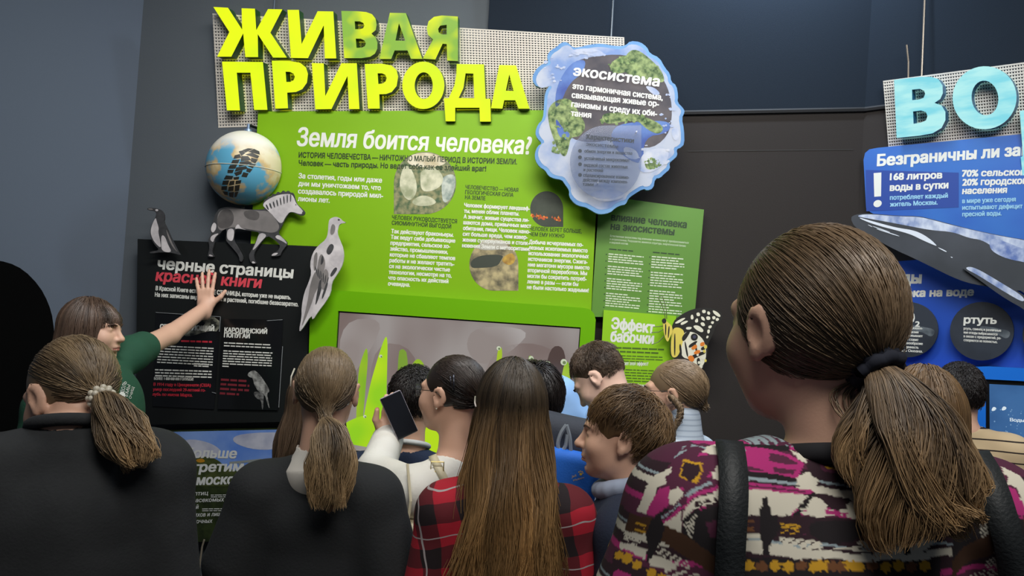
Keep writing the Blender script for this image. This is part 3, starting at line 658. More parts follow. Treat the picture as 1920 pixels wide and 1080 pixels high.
for t_, x0, y0, x1, y1 in (('Кого больше', 281, 857, 443, 859), ('не встретим', 288, 886, 456, 883), ('в Подмосковье', 303, 911, 478, 906)): line(x, t_, x0, y0, x1, y1, 18 if y0 < 900 else 18, G, pt_ + .0014, .05, .12, 3)
for t_, x0, y0, x1 in (('видов птиц', 325, 931, 390), ('видов насекомых', 325, 943, 420), ('растений', 330, 957, 372), ('мхов и лишайников', 363, 969, 452), ('беспозвоночных', 316, 983, 398)): line(x, t_, x0, y0, x1, y0 - 3, 8, G, pt_ + .0014, .02, .1)
for y in (929, 942, 955, 967, 980):
    for k in range(2): bars(x, 395 + (y > 940) * 26 - (y > 950) * 42 + (y > 960) * 75 - (y > 975) * 48, y + k * 3.5, 60, 1.4, -.01, G, pt_ + .0014, rnd, 0, (6, 14), 1.5)
x.build('heading_text', mat('poster_white', (196, 198, 196), .6), pp)

# cut-out animals
A3 = lambda p: zm(p, 240, 230, 4)
def cutout(name, label, cat, outline, off, m, patches, th=.008, it=1):
    b = MB(); b.poly(smooth_poly(outline, it) if it else outline, G, off, th, 0)
    mats_ = [m]
    for k, (pts, mm) in enumerate(patches):
        if mm not in mats_: mats_.append(mm)
        b.poly(smooth_poly(pts), G, off + th + .0006 + k * .00004, 0, mats_.index(mm))
    return tag(b.build(name, mats_), label, cat)
m_bw1, m_bw2, m_bw3 = mat('print_white', (212, 206, 206), .6, rgb2=(180, 174, 176), nscale=20), mat('print_charcoal', (50, 50, 52), .6, rgb2=(66, 66, 68), nscale=40), mat('print_grey', (112, 108, 106), .6, rgb2=(132, 126, 124), nscale=14)
cutout('auk_cutout', 'black and white auk cut-out standing on the top edge of black board', 'bird cutout',
       A3([(138, 645), (165, 638), (215, 642), (248, 655), (270, 682), (274, 716), (268, 742), (292, 790), (322, 860), (352, 920), (377, 970), (396, 996), (345, 978), (250, 970), (170, 982), (158, 968), (238, 957), (203, 920), (173, 870), (163, 820), (173, 770), (203, 715), (213, 680), (200, 664), (150, 657)]), .125, m_bw2,
       [(A3([(208, 708), (215, 740), (232, 790), (226, 820), (240, 880), (250, 945), (205, 905), (178, 860), (168, 815), (180, 765)]), m_bw1), (A3([(250, 842), (276, 850), (300, 915), (332, 976), (252, 966), (248, 900)]), m_bw1), (A3([(205, 648), (228, 650), (226, 664), (206, 664)]), m_bw1), (A3([(148, 645), (180, 644), (190, 654), (160, 652)]), m_bw3), (A3([(284, 790), (300, 830), (350, 940), (380, 980), (330, 930), (296, 850)]), m_bw3)])
hr = [(1328, 668), (1324, 690), (1300, 700), (1268, 686), (1218, 668), (1192, 700), (1166, 745), (1150, 785), (1122, 825), (1150, 856), (1192, 893), (1194, 915), (1168, 945), (1146, 980), (1140, 1000), (1068, 1003), (1085, 976), (1120, 966), (1142, 930), (1130, 905), (1090, 872), (1045, 848), (1000, 895), (968, 940), (942, 985), (946, 1030), (966, 1058), (924, 1060), (903, 1000), (924, 960), (955, 900), (975, 850), (985, 822), (940, 815), (880, 805), (830, 787), (803, 800), (792, 850), (792, 885), (822, 930), (852, 985), (864, 1010), (856, 1043), (836, 1040), (833, 1000), (795, 952), (745, 897), (733, 880), (742, 800), (720, 797), (690, 832), (652, 867), (642, 920), (630, 960), (632, 985), (652, 1008), (597, 1006), (601, 985), (612, 930), (600, 882), (610, 860), (626, 838), (612, 800), (640, 740), (652, 690), (668, 670), (682, 645), (760, 628), (870, 648), (960, 653), (1035, 648), (1008, 605), (1022, 590), (1020, 575), (1045, 570), (1050, 550), (1072, 556), (1085, 530), (1105, 540), (1125, 514), (1142, 530), (1165, 505), (1180, 522), (1205, 508), (1215, 525), (1238, 525), (1246, 545), (1256, 580), (1266, 610), (1300, 640)]
pat = [(A3([(1000, 610), (1100, 545), (1220, 530), (1245, 560), (1262, 610), (1320, 665), (1300, 692), (1220, 662), (1185, 700), (1150, 770), (1090, 700), (1040, 650)]), m_bw1),
       (A3([(680, 655), (780, 640), (960, 660), (1060, 660), (1120, 740), (1140, 790), (1100, 830), (1000, 815), (880, 795), (760, 780), (690, 820), (665, 760)]), m_bw3),
       (A3([(690, 660), (760, 640), (800, 700), (780, 780), (700, 800), (660, 760)]), mat('print_dusk', (74, 70, 70), .6, rgb2=(92, 88, 86), nscale=20)), (A3([(860, 655), (990, 660), (980, 740), (880, 720)]), mat('print_dusk', (74, 70, 70), .6)),
       (A3([(985, 822), (1048, 840), (1000, 890), (955, 945), (930, 960), (960, 900)]), m_bw1), (A3([(745, 795), (800, 795), (790, 880), (770, 890), (740, 870)]), m_bw1), (A3([(640, 745), (664, 760), (660, 800), (635, 830), (618, 800)]), m_bw1), (A3([(625, 845), (690, 825), (650, 860), (640, 900), (615, 880)]), m_bw1),
       (A3([(1130, 835), (1190, 895), (1192, 912), (1160, 890), (1095, 860)]), m_bw1), (A3([(1072, 1000), (1090, 978), (1130, 975), (1110, 995)]), m_bw1), (A3([(605, 1000), (612, 985), (645, 1003)]), m_bw1), (A3([(925, 1055), (935, 1035), (962, 1055)]), m_bw1),
       (A3([(1305, 665), (1326, 668), (1322, 688), (1306, 694)]), m_bw2), (A3([(1256, 610), (1264, 614), (1262, 622), (1254, 618)]), m_bw2), (A3([(800, 800), (812, 770), (830, 760), (845, 790), (900, 808), (830, 792)]), m_bw1)]
for i in range(8):
    u = i / 7; pat.append((A3([(1030 + u * 185, 618 - u * 85 + 6 * math.sin(i)), (1040 + u * 185, 610 - u * 85), (1058 + u * 165, 650 - u * 60), (1050 + u * 165, 658 - u * 60)]), m_bw2))
cutout('quagga_cutout', 'grey quagga cut-out with a striped mane walking across the black board top', 'animal cutout', A3(hr), .088, m_bw2, pat)
pg = [(616, 415), (620, 409), (630, 406), (637.5, 409), (642, 414), (650, 417.5), (637, 419.5), (634, 427), (632, 437), (637, 450), (644, 467), (645, 485), (640, 502), (629, 519), (622, 530), (620, 550), (610, 567), (596, 585), (586, 601), (584, 590), (564, 621), (560.5, 620), (565.5, 594), (565.5, 574), (570.6, 548), (579, 529), (584, 512), (581, 495), (586, 474.5), (596, 461), (611, 449), (615, 437)]
cutout('pigeon_cutout', 'pale grey pigeon cut-out with long tail at the right edge of black board', 'bird cutout', pg, .15, m_bw1,
       [([(600, 470), (612, 490), (604, 520), (594, 545), (584, 560), (592, 520)], m_bw3), ([(588, 478), (596, 470), (594, 500), (588, 512)], m_bw3), ([(620, 455), (628, 462), (618, 480), (610, 472)], m_bw2), ([(604, 475), (608, 490), (600, 500)], m_bw2), ([(625, 470), (640, 478), (636, 496), (626, 502), (618, 490)], m_bw1),
        ([(592, 505), (598, 520), (588, 560), (572, 600), (564, 616), (576, 570), (582, 530)], m_bw3), ([(600, 520), (606, 535), (590, 580), (594, 550)], m_bw2), ([(608, 500), (618, 512), (610, 545), (600, 540)], m_bw3), ([(634, 410), (638, 411.5), (636, 414), (633, 413)], m_bw2), ([(622, 418), (630, 424), (626, 440), (618, 440)], m_bw3),
        ([(612, 528), (616, 531), (606, 560), (602, 560)], m_bw2), ([(628, 500), (634, 504), (622, 520), (618, 516)], m_bw2)] + [([(590 + i * 5, 500 + i * 4), (592 + i * 5, 499 + i * 4), (598 + i * 3, 520 + i * 3), (596 + i * 3, 521 + i * 3)], m_bw2) for i in range(6)])

# globe with a boot print
gc = G.off(.072).hit(460, 316); gr = 70 / FPX * (gc.y) * 1.0
globe = empty('globe', gc, 'blue, tan and white globe stamped with a black boot print, beside green board', 'globe')
u_ = Vector((1, 0, 0)); 
def globe_mat():
    m = bpy.data.materials.new('globe_map'); m.use_nodes = True; nt = m.node_tree; b = nt.nodes['Principled BSDF']; b.inputs['Roughness'].default_value = .4
    tc = nt.nodes.new('ShaderNodeTexCoord'); n = nt.nodes.new('ShaderNodeTexNoise'); n.inputs['Scale'].default_value = 9; n.inputs['Detail'].default_value = 5
    nt.links.new(tc.outputs['Object'], n.inputs['Vector'])
    r = nt.nodes.new('ShaderNodeValToRGB'); e = r.color_ramp.elements; e[0].position = .46; e[0].color = (*srgb((92, 164, 196)), 1); e[1].position = .52; e[1].color = (*srgb((206, 176, 120)), 1)
    k = e.new(.62); k.color = (*srgb((222, 208, 170)), 1); nt.links.new(n.outputs[0], r.inputs[0])
    sx = nt.nodes.new('ShaderNodeSeparateXYZ'); nt.links.new(tc.outputs['Object'], sx.inputs[0])
    ad = nt.nodes.new('ShaderNodeMath'); ad.operation = 'MULTIPLY_ADD'; nt.links.new(n.outputs[0], ad.inputs[0]); ad.inputs[1].default_value = .06; nt.links.new(sx.outputs['Z'], ad.inputs[2])
    mr = nt.nodes.new('ShaderNodeMapRange'); mr.inputs[1].default_value = .075; mr.inputs[2].default_value = .135; nt.links.new(ad.outputs[0], mr.inputs[0])
    mx = nt.nodes.new('ShaderNodeMix'); mx.data_type = 'RGBA'; nt.links.new(mr.outputs[0], mx.inputs[0]); nt.links.new(r.outputs[0], mx.inputs[6]); mx.inputs[7].default_value = (*srgb((238, 234, 226)), 1)
    nt.links.new(mx.outputs[2], b.inputs['Base Color']); return m
ball = bpy.data.objects.new('ball', None)
mb = MB(); mb.sphere((0, 0, 0), gr, 64, 40); mb.v = [v - G.n * min(0.0, v.dot(G.n)) for v in mb.v]; bm_ = bpy.data.meshes.new('ball'); bm_.from_pydata([tuple(v) for v in mb.v], [], mb.f); bm_.materials.append(globe_mat())
bm_.polygons.foreach_set('use_smooth', np.ones(len(bm_.polygons), dtype=bool))
bpy.data.objects.remove(ball); ball = bpy.data.objects.new('ball', bm_); COL.objects.link(ball); ball.parent = globe
ring = MB(); ring.tube([gc + Vector((math.cos(a), math.sin(a), 0)) * (gr + .0005) + Vector((0, 0, -.012)) for a in [math.pi + R(-3) + i * math.pi / 24 for i in range(25)]], .0016, 6, cap=False); ring.build('seam_ring', mat('globe_seam', (214, 210, 190), .4), globe)
def on_ball(px, py, k=1.004):
    d = ray(px, py).normalized(); oc = CAM - gc; b_ = d.dot(oc); c_ = oc.dot(oc) - (gr * k) ** 2; t_ = -b_ - math.sqrt(max(b_ * b_ - c_, 0)); return CAM + d * t_
boot = MB()
def tread(pts):                                  # stamp a tread block onto the ball
    n_ = 4; P = []; F = []
    a, b, c, d = A3(pts)
    for j in range(n_ + 1):
        for i in range(n_ + 1):
            s_, t_ = i / n_, j / n_
            x = (a[0] * (1 - s_) + b[0] * s_) * (1 - t_) + (d[0] * (1 - s_) + c[0] * s_) * t_; y = (a[1] * (1 - s_) + b[1] * s_) * (1 - t_) + (d[1] * (1 - s_) + c[1] * s_) * t_
            P.append(on_ball(x, y))
    for j in range(n_):
        for i in range(n_): F.append([j * (n_ + 1) + i, j * (n_ + 1) + i + 1, (j + 1) * (n_ + 1) + i + 1, (j + 1) * (n_ + 1) + i])
    boot.add(P, F)
for q4 in ([(860, 205), (900, 192), (940, 195), (880, 225)], [(900, 218), (945, 196), (985, 215), (990, 240)], [(880, 238), (930, 225), (985, 250), (972, 270)], [(830, 215), (862, 207), (880, 228), (850, 250)],
           [(800, 245), (838, 235), (850, 262), (790, 272)], [(850, 250), (900, 250), (925, 280), (845, 290)], [(925, 262), (975, 275), (955, 305), (920, 290)], [(785, 280), (840, 275), (825, 305), (770, 310)],
           [(838, 295), (900, 285), (935, 305), (830, 330)], [(915, 310), (960, 312), (935, 342), (900, 325)], [(765, 318), (820, 312), (805, 345), (752, 345)], [(812, 335), (885, 325), (900, 345), (800, 368)],
           [(895, 340), (935, 348), (915, 375), (885, 365)], [(748, 352), (795, 352), (785, 378), (745, 378)], [(795, 375), (860, 355), (850, 385), (810, 400)], [(865, 370), (905, 380), (890, 410), (850, 405)],
           [(735, 395), (790, 400), (780, 425), (718, 425)], [(790, 410), (835, 405), (830, 425), (795, 428)], [(712, 435), (760, 432), (750, 465), (705, 465)], [(765, 438), (800, 435), (795, 465), (755, 470)], [(808, 436), (850, 430), (845, 455), (805, 462)],
           [(702, 478), (745, 475), (740, 505), (700, 505)], [(755, 480), (795, 475), (790, 510), (750, 515)], [(802, 472), (840, 465), (832, 510), (800, 515)], [(708, 515), (748, 518), (750, 545), (725, 540)], [(755, 525), (795, 520), (790, 562), (760, 555)], [(800, 522), (828, 518), (815, 555), (797, 560)]):
    tread(q4)
boot.build('boot_print', mat('boot_ink', (44, 44, 38), .5), globe, True)
p = gc + Vector((0, 0, gr))
MB().tube([p - Vector((0, 0, .004)), p + Vector((0, 0, .01)), p + Vector((0, 0, .012)), p + Vector((0, 0, .035))], [.018, .016, .007, .006], 12).build('top_fitting', mat('fitting_blue', (120, 140, 170), .3, .4), globe)
bar_ = MB(); p0 = gc + Vector((-gr * .8, .03, .03)); bar_.tube([p0 + Vector((.05, .02, .0)), p0 + Vector((-.06, .02, .005))], .007, 8); bar_.tube([p + Vector((0, 0, .03)), p + Vector((.03, .06, .03))], .006, 8); bar_.tube([gc - Vector((0, 0, gr)), gc - Vector((0, 0, gr + .03)), gc + Vector((0, .06, -gr - .03))], .008, 8)
bar_.build('mount_arm', mat('fitting_dark', (40, 44, 44), .4, .5), globe)

# black arched panel beside the left wall
ap = Plane(at(40, 560, 2.95) , yawn(-45))
ar = [(-260, 1060), (-260, 560), (-230, 530), (-120, 492), (-20, 487), (14, 491), (45, 506), (74, 536), (91, 568), (100, 600), (104, 660), (106, 1060)]
b = MB(); b.poly(smooth_poly(ar, 1), ap, 0, .05, 0)
lo = [ap.hit(-258, 1058), ap.hit(105, 1058)]
v = [Vector((q.x, q.y, z)) for q in lo for z in (0.0, q.z)]
b.add([p_ for p_ in v] + [p_ + ap.n * .05 for p_ in v], [[0, 1, 3, 2], [4, 6, 7, 5], [0, 4, 5, 1], [1, 5, 7, 3], [3, 7, 6, 2], [2, 6, 4, 0]])
tag(b.build('arched_screen', mat('matt_black', (4, 4, 4), 1.0, spec=.1)), 'plain black partition with a rounded top, standing by the left wall', 'partition')

# dried twigs low in front of the park poster
for k, (lbl, pts, mm, rr) in enumerate((('thin pale dried stalk rising low beside the dark jacket', [(372, 1090), (375, 1055), (379, 1025), (383, 1012)], (120, 110, 96), .004), ('reddish brown dried twig with a rusty leaf, low beside the loose black top', [(372, 1092), (385, 1070), (402, 1050), (420, 1038), (434, 1028)], (96, 60, 40), .003))):
    P = [G.off(.16).hit(*q) for q in pts]; base = Vector((P[0].x, P[0].y, 0))
    e_ = empty('dried_twig', base, lbl, 'twig')
    MB().tube([base] + P, rr, 6).build('stem', mat('twig_%s' % ('a' if k == 0 else 'b'), mm, .8), e_)
    if k:
        for (lx, ly, s_) in ((432, 1022, .018), (437, 1034, .016), (426, 1032, .012), (441, 1026, .012)):
            c_ = G.off(.17).hit(lx, ly); MB().sphere(c_, (s_, s_ * .35, s_ * .7), 12, 8, 0, Matrix.Rotation(rnd.uniform(0, 3), 3, 'Y')).build('dry_leaf', mat('rusty_leaf', (150, 88, 48), .7, rgb2=(90, 50, 34), nscale=60), e_, True)
# ================================================================== blue boards on the right wall
m_blue = mat('blue_board', (46, 108, 190), .45, rgb2=(30, 82, 176), nscale=4, detail=2)
m_deep = mat('deep_blue_print', (28, 66, 150), .5)
m_blue2 = mat('navy_blue_board', (28, 76, 178), .45)
Q2 = lambda p: zm(p, 1580, 260, 1148 / 340)
Q1 = lambda p: zm(p, 1580, 40, 1412 / 340)
wb = board('water_board', 'upper blue water board whose top reads about limitless supplies, above the whale', 'board', [(1624, 390), (1619, 300), (1622, 287), (1630, 280), (1646, 277), (1920, 251), (2100, 234), (2100, 474), (1920, 476), (1700, 430), (1632, 398)], RW, .02, .025, m_blue)
wt = .0456
x = MB(); x.poly(Q2([(145, 198), (735, 215), (735, 435), (150, 460)]), RW, wt, 0, 0); x.build('inset_print', m_deep, wb)
x = MB()
line(x, 'Безграничны ли запасы', *Q2([(220, 172)])[0], 1985, 286, 21, RW, wt + .0004, .06, .05, 3, up=(0, -1))
line(x, '168 литров', *Q2([(300, 262)])[0], *Q2([(628, 250)])[0], 13, RW, wt + .0008, .06, .05, 2, up=(0, -1)); line(x, 'воды в сутки', *Q2([(300, 330)])[0], *Q2([(668, 313)])[0], 13, RW, wt + .0008, .06, .05, 2, up=(0, -1))
x.build('heading_text', m_white, wb); x = MB(); line(x, '70% сельского', *Q2([(758, 240)])[0], 1931, 328, 12.5, RW, wt + .0004, .06, .1, 2, up=(0, -1)); line(x, '20% городского', *Q2([(758, 297)])[0], 1934, 344, 12.5, RW, wt + .0004, .06, .1, 2, up=(0, -1)); line(x, 'населения', *Q2([(758, 350)])[0], *Q2([(1040, 342)])[0], 12, RW, wt + .0004, .06, .1, 2, up=(0, -1))
x.build('heading_text', m_white, wb); x = MB(); x.poly(Q2([(196, 218), (245, 214), (243, 365), (200, 368)]), RW, wt + .0008); x.poly(Q2(circ(221, 411, 27, 22, 18, -.4)), RW, wt + .0008)
x.build('exclamation_mark', m_white, wb)
x = MB()
for t_, a_, b_ in (('потребляет каждый', (300, 387), (665, 373)), ('житель Москвы.', (300, 430), (600, 416)), ('в мире уже сегодня', (758, 408), (1095, 396)), ('испытывают дефицит', (758, 450), (1138, 440)), ('пресной воды.', (758, 492), (1005, 485))): line(x, t_, *Q2([a_])[0], *Q2([b_])[0], 8.5, RW, wt + .0008, .045, 0, 2, up=(0, -1))
x.build('paragraph_text', mat('pale_blue_print', (150, 200, 226), .6), wb)

# sign ВОДА on its tilted grid
sb = empty('water_sign', SB.hit(1760, 262), 'lit pale blue letter sign on white grid above the blue water board', 'sign')
grid_panel('grid_panel', [(1657, 153), (2090, 96), (2095, 232), (1667, 275)], 84, 22, SB, 0, m_grid, sb, .5)
m_ice = mat('letter_ice', (182, 244, 244), .25, emit=.95, rgb2=(132, 222, 236), nscale=7, stretch=(1, 1, 4), lo=.4, hi=.66)
m_ices = mat('letter_ice_side', (40, 120, 160), .4)
for o_, h_ in ((Q1([(400, 455), (600, 433), (690, 432), (745, 450), (778, 500), (780, 560), (760, 605), (715, 635), (770, 655), (800, 705), (800, 770), (770, 830), (700, 872), (600, 890), (420, 908)]), [Q1([(540, 532), (600, 526), (634, 540), (642, 566), (630, 596), (595, 608), (542, 614)]), Q1([(548, 702), (610, 694), (648, 706), (660, 738), (648, 772), (610, 788), (552, 798)])]),
               (zm(circ(1105, 595, 250, 245, 40, -.35), 1580, 40, 1412 / 340), [zm(circ(1108, 597, 104, 136, 28, -.12), 1580, 40, 1412 / 340)]),
               ([(1912, 208), (1990, 196), (1996, 286), (2010, 285), (2012, 330), (1996, 331), (1994, 308), (1934, 314), (1936, 338), (1918, 340), (1914, 295), (1918, 292)], [[(1934, 228), (1966, 224), (1970, 285), (1934, 290)]]),
               ([(2030, 192), (2062, 188), (2094, 292), (2070, 294), (2064, 276), (2034, 280), (2030, 298), (2006, 302)], [[(2046, 212), (2058, 254), (2038, 257)]])):
    b = MB(); b.poly(o_, SB, .008, .055, 0, h_, side=1); b.build('letter', [m_ice, m_ices], sb)
for (x0, x1, y1) in ((1700, 1703, 147), (1730, 1728, 143)):
    p0 = SB.off(-.003).hit(x1, y1); hh = SB.hit(x0, 84 if x0 == 1700 else 56)
    MB().tube([p0, (p0 * .5 + hh * .5) + Vector((.004, 0, 0)), hh] if x0 == 1700 else [p0, Vector((p0.x, p0.y, ZC))], .0035, 6).build('hanging_rod' if x0 != 1700 else 'cable_end', mat('rod_bronze', (150, 136, 120), .35, .5), sb)

# lower blue board with its discs
lb = board('harm_board', 'lower deep blue board about human harm to water, below the whale', 'board', [(1632, 495), (1655, 492), (1722, 487), (1920, 480), (2100, 478), (2100, 715), (1920, 702), (1670, 684), (1634, 682)], RW, .002, .016, m_blue2)
lt = .0186
x = MB(); line(x, 'Следы', 1636, 530, 1727, 531, 21, RW, lt, .07, .05, 3, up=(.03, -1)); line(x, 'человека на воде', 1636, 558, 1825, 554, 14.5, RW, lt, .07, .05, 3, up=(.03, -1)); x.build('heading_text', m_white, lb)
def disc(cx, cy, rx, ry, title, lines, label, wide):
    b = MB(); b.poly(circ(cx, cy, rx, ry, 36), RW, .05, .012, 0)
    o = b.build('photo_disc', [mat('disc_dark', (52, 58, 68), .4, rgb2=(34, 38, 46), nscale=7)]); tag(o, label, 'disc')
    d = .0626; x = MB()
    x.poly(smooth_poly([(cx - rx * .1, cy - ry * .2), (cx + rx * .5, cy - ry * .1), (cx + rx * .93, cy), (cx + rx * .8, cy + ry * .3), (cx + rx * .5, cy + ry * .1), (cx, cy)]), RW, d, 0, 0); x.build('photo_print', mat('disc_pale', (118, 126, 132), .4, rgb2=(60, 68, 76), nscale=20), o)
    x = MB(); line(x, title[0], *title[1], *title[2], title[3], RW, d + .0006, .06, .06, 2, up=(0, -1))
    if title[0] == 'CO': line(x, '2', 1716, 612, 1724, 612.5, 10, RW, d + .0006, .06, .06, 2, up=(0, -1))
    for i, t_ in enumerate(lines): line(x, t_, wide[0], wide[1] + i * wide[3], wide[0] + wide[2] * (.9 if i % 2 else 1), wide[1] + i * wide[3] + 4, 5, RW, d + .0006, .05, 0, 1, up=(0, -1))
    x.build('disc_text', m_white, o)
disc(1702, 618, 57, 52, ('CO', (1668, 606), (1714, 607), 24), ['уникальный газ, выброшен-', 'ный в атмосферу, с осадками', 'попадает в океан, повышает', 'кислотность воды и ставит', 'под угрозу биоразнообразие', 'и биологическую ценность', 'вод Мирового Океана.'], 'round dark disc about carbon dioxide, left of the mercury disc', (1650, 614, 80, 7.2))
disc(1841, 621, 60, 55, ('ртуть', (1807, 606), (1868, 607), 14), ['ртуть, свинец и различные', 'ные отходы выбрасываются', 'в океан с предприятий, ра-', 'створяются не полностью.'], 'round dark disc about mercury, right of the carbon dioxide disc', (1807, 618, 70, 7.2))
b = MB(); b.poly(circ(1972, 628, 55, 54, 30), RW, .05, .012, 0); tag(b.build('photo_disc', mat('disc_dark', (52, 58, 68), .4)), 'round dark disc barely in view at the right edge of the blue board', 'disc')

# kiosk with a small screen
kk = empty('water_kiosk', RW.hit(1880, 860), 'bright blue kiosk with black edged screen in front of the striped T-shirt', 'kiosk')
kf = MB(); kf.poly([(1632, 690), (1640, 688), (1800, 690), (1822, 688), (1850, 687), (1980, 694), (2100, 700), (2100, 880), (1628, 855), (1630, 700)], RW, .022, .058, 0, [[(1848, 711), (2060, 722), (2060, 852), (1848, 840)]])
q0, q1 = RW.hit(1630, 855), RW.hit(2100, 880); 
v = [q0, q1, Vector((q1.x, q1.y, 0)), Vector((q0.x, q0.y, 0))]; kf.add([p_ + RW.n * .075 for p_ in v] + [p_ + RW.n * .01 for p_ in v], [[0, 1, 2, 3], [0, 4, 5, 1], [1, 5, 6, 2], [3, 7, 4, 0]], 1)
kf.build('housing', [mat('kiosk_blue', (26, 116, 222), .35), m_blue2], kk)
s = MB(); s.poly([(1848, 711), (2060, 722), (2060, 852), (1848, 840)], RW, .02, .05, 0); s.poly([(1855, 720), (2054, 730), (2054, 843), (1856, 832)], RW, .0705, 0, 1)
for (dx, dy) in ((1864, 767), (1883, 766)): s.poly(smooth_poly([(dx - 6, dy + 4), (dx - 2, dy - 5), (dx + 5, dy - 2), (dx + 2, dy + 3)]), RW, .071, 0, 2)
for i in range(30): dx, dy = rnd.uniform(1858, 1915), rnd.uniform(765, 825); s.poly(circ(dx, dy, rnd.uniform(.6, 1.6), n=7), RW, .071, 0, 3)
line(s, 'Воды планеты', 1894, 790, 1968, 794, 6.5, RW, .0714, .06, 0, 2, 2, up=(0, -1))
s.build('screen', [mat('screen_bezel', (14, 16, 16), .3), mat('screen_sea', (40, 84, 136), .2, emit=.9, rgb2=(56, 104, 158), nscale=6), mat('screen_white', (214, 228, 236), .2, emit=.95), mat('screen_foam', (110, 150, 190), .2, emit=.9)], kk)
x = MB(); x.poly([(1902, 926), (1912, 926), (1912, 975), (1902, 974)], RW, .0757); line(x, 'На', 1905, 975, 1960, 978, 40, RW, .0757, .05, 0, 2, up=(0, -1)); x.build('plinth_text', mat('plinth_pale', (170, 190, 220), .6), kk)

# whale cut-out
wo = Q2([(48, 500), (80, 480), (150, 472), (230, 478), (350, 488), (480, 490), (560, 508), (700, 545), (830, 578), (960, 605), (1080, 628), (1148, 637)]) + [(2000, 480), (2100, 530), (2100, 640), (1990, 610)] + Q2([(1148, 962), (1060, 962), (960, 940), (880, 930), (780, 910), (680, 870), (560, 810), (440, 752), (350, 712), (250, 660), (150, 600), (75, 560)])
b = MB(); b.poly(smooth_poly(wo, 1), RW, .10, .03, 0)
m_foam = mat('whale_foam', (206, 214, 230), .5, rgb2=(120, 140, 186), nscale=30, stretch=(1, 1, .6))
W2 = lambda pts, o, m: b.poly(smooth_poly(Q2(pts)), RW, .1306 + o, 0, m)
W2([(80, 490), (150, 476), (350, 492), (480, 494), (560, 512), (700, 550), (960, 610), (1200, 650), (1300, 700), (1300, 800), (1200, 770), (1148, 745), (1080, 770), (1020, 700), (960, 690), (880, 640), (800, 630), (700, 590), (560, 580), (430, 555), (300, 530), (160, 505)], .0, 1)
W2([(930, 630), (1000, 640), (1148, 700), (1300, 760), (1300, 830), (1148, 780), (1080, 770), (1000, 745), (930, 700)], .0004, 3)
W2([(90, 495), (180, 520), (270, 545), (350, 565), (440, 578), (500, 600), (560, 640), (600, 680), (580, 675), (500, 640), (430, 605), (340, 580), (240, 555), (150, 525)], .0008, 2)
for p in ([(600, 685), (660, 712), (656, 720), (610, 695)], [(190, 552), (300, 590), (298, 595), (190, 557)], [(215, 568), (360, 615), (358, 620), (215, 574)], [(680, 745), (700, 752), (690, 756)], [(150, 540), (190, 556), (185, 560)]): W2(p, .0008, 2)
wh = b.build('whale_cutout', [mat('whale_grey', (66, 70, 78), .5, rgb2=(52, 56, 62), nscale=5), m_foam, mat('whale_white', (220, 226, 236), .5), mat('whale_shade_blue', (92, 116, 176), .5, rgb2=(200, 210, 230), nscale=24)])
tag(wh, 'long grey whale cut-out with white foam along its back, across the blue boards', 'whale cutout')
f = MB(); f.poly(smooth_poly(Q2([(758, 820), (775, 805), (810, 803), (880, 832), (1000, 905), (1148, 990)]) + [(1990, 600), (1990, 640)] + Q2([(1148, 1078), (1050, 1025), (960, 965), (880, 905), (800, 850)]), 1), RW, .132, .012, 0)
f.poly(smooth_poly(Q2([(770, 820), (810, 808), (880, 838), (1000, 910), (1148, 1000), (1148, 1040), (1050, 985), (960, 930), (850, 860)])), RW, .1446, 0, 1); f.build('flipper', [mat('whale_grey', (66, 70, 78), .5), m_foam], wh)
# ================================================================== people: solid shapes blended into one surface
def fast_mesh(name, V, Q, mats, parent=None, fmat=None, smooth=True, attrs=None):
    V = np.asarray(V, dtype=np.float32); Q = np.asarray(Q, dtype=np.int32)
    me = bpy.data.meshes.new(name); k = Q.shape[1]
    me.vertices.add(len(V)); me.vertices.foreach_set('co', V.ravel())
    me.loops.add(Q.size); me.loops.foreach_set('vertex_index', Q.ravel())
    me.polygons.add(len(Q)); me.polygons.foreach_set('loop_start', np.arange(0, Q.size, k, dtype=np.int32))
    me.polygons.foreach_set('loop_total', np.full(len(Q), k, dtype=np.int32))
    for m in (mats if isinstance(mats, (list, tuple)) else [mats]): me.materials.append(m)
    if fmat is not None: me.polygons.foreach_set('material_index', np.asarray(fmat, dtype=np.int32))
    me.polygons.foreach_set('use_smooth', np.full(len(Q), smooth, dtype=bool))
    for an, av in (attrs or {}).items():
        if av.ndim == 1:
            a = me.attributes.new(an, 'FLOAT', 'POINT'); a.data.foreach_set('value', av.astype(np.float32))
        else:
            a = me.attributes.new(an, 'FLOAT_COLOR', 'POINT'); a.data.foreach_set('color', np.c_[av, np.ones(len(av))].astype(np.float32).ravel())
    me.update(calc_edges=True); me.validate()
    o = bpy.data.objects.new(name, me); COL.objects.link(o)
    if parent: o.parent = parent
    return o
def N(*a): return np.array(a, dtype=float)
def rot(rx=0, ry=0, rz=0): return np.array(Euler((R(rx), R(ry), R(rz))).to_matrix())
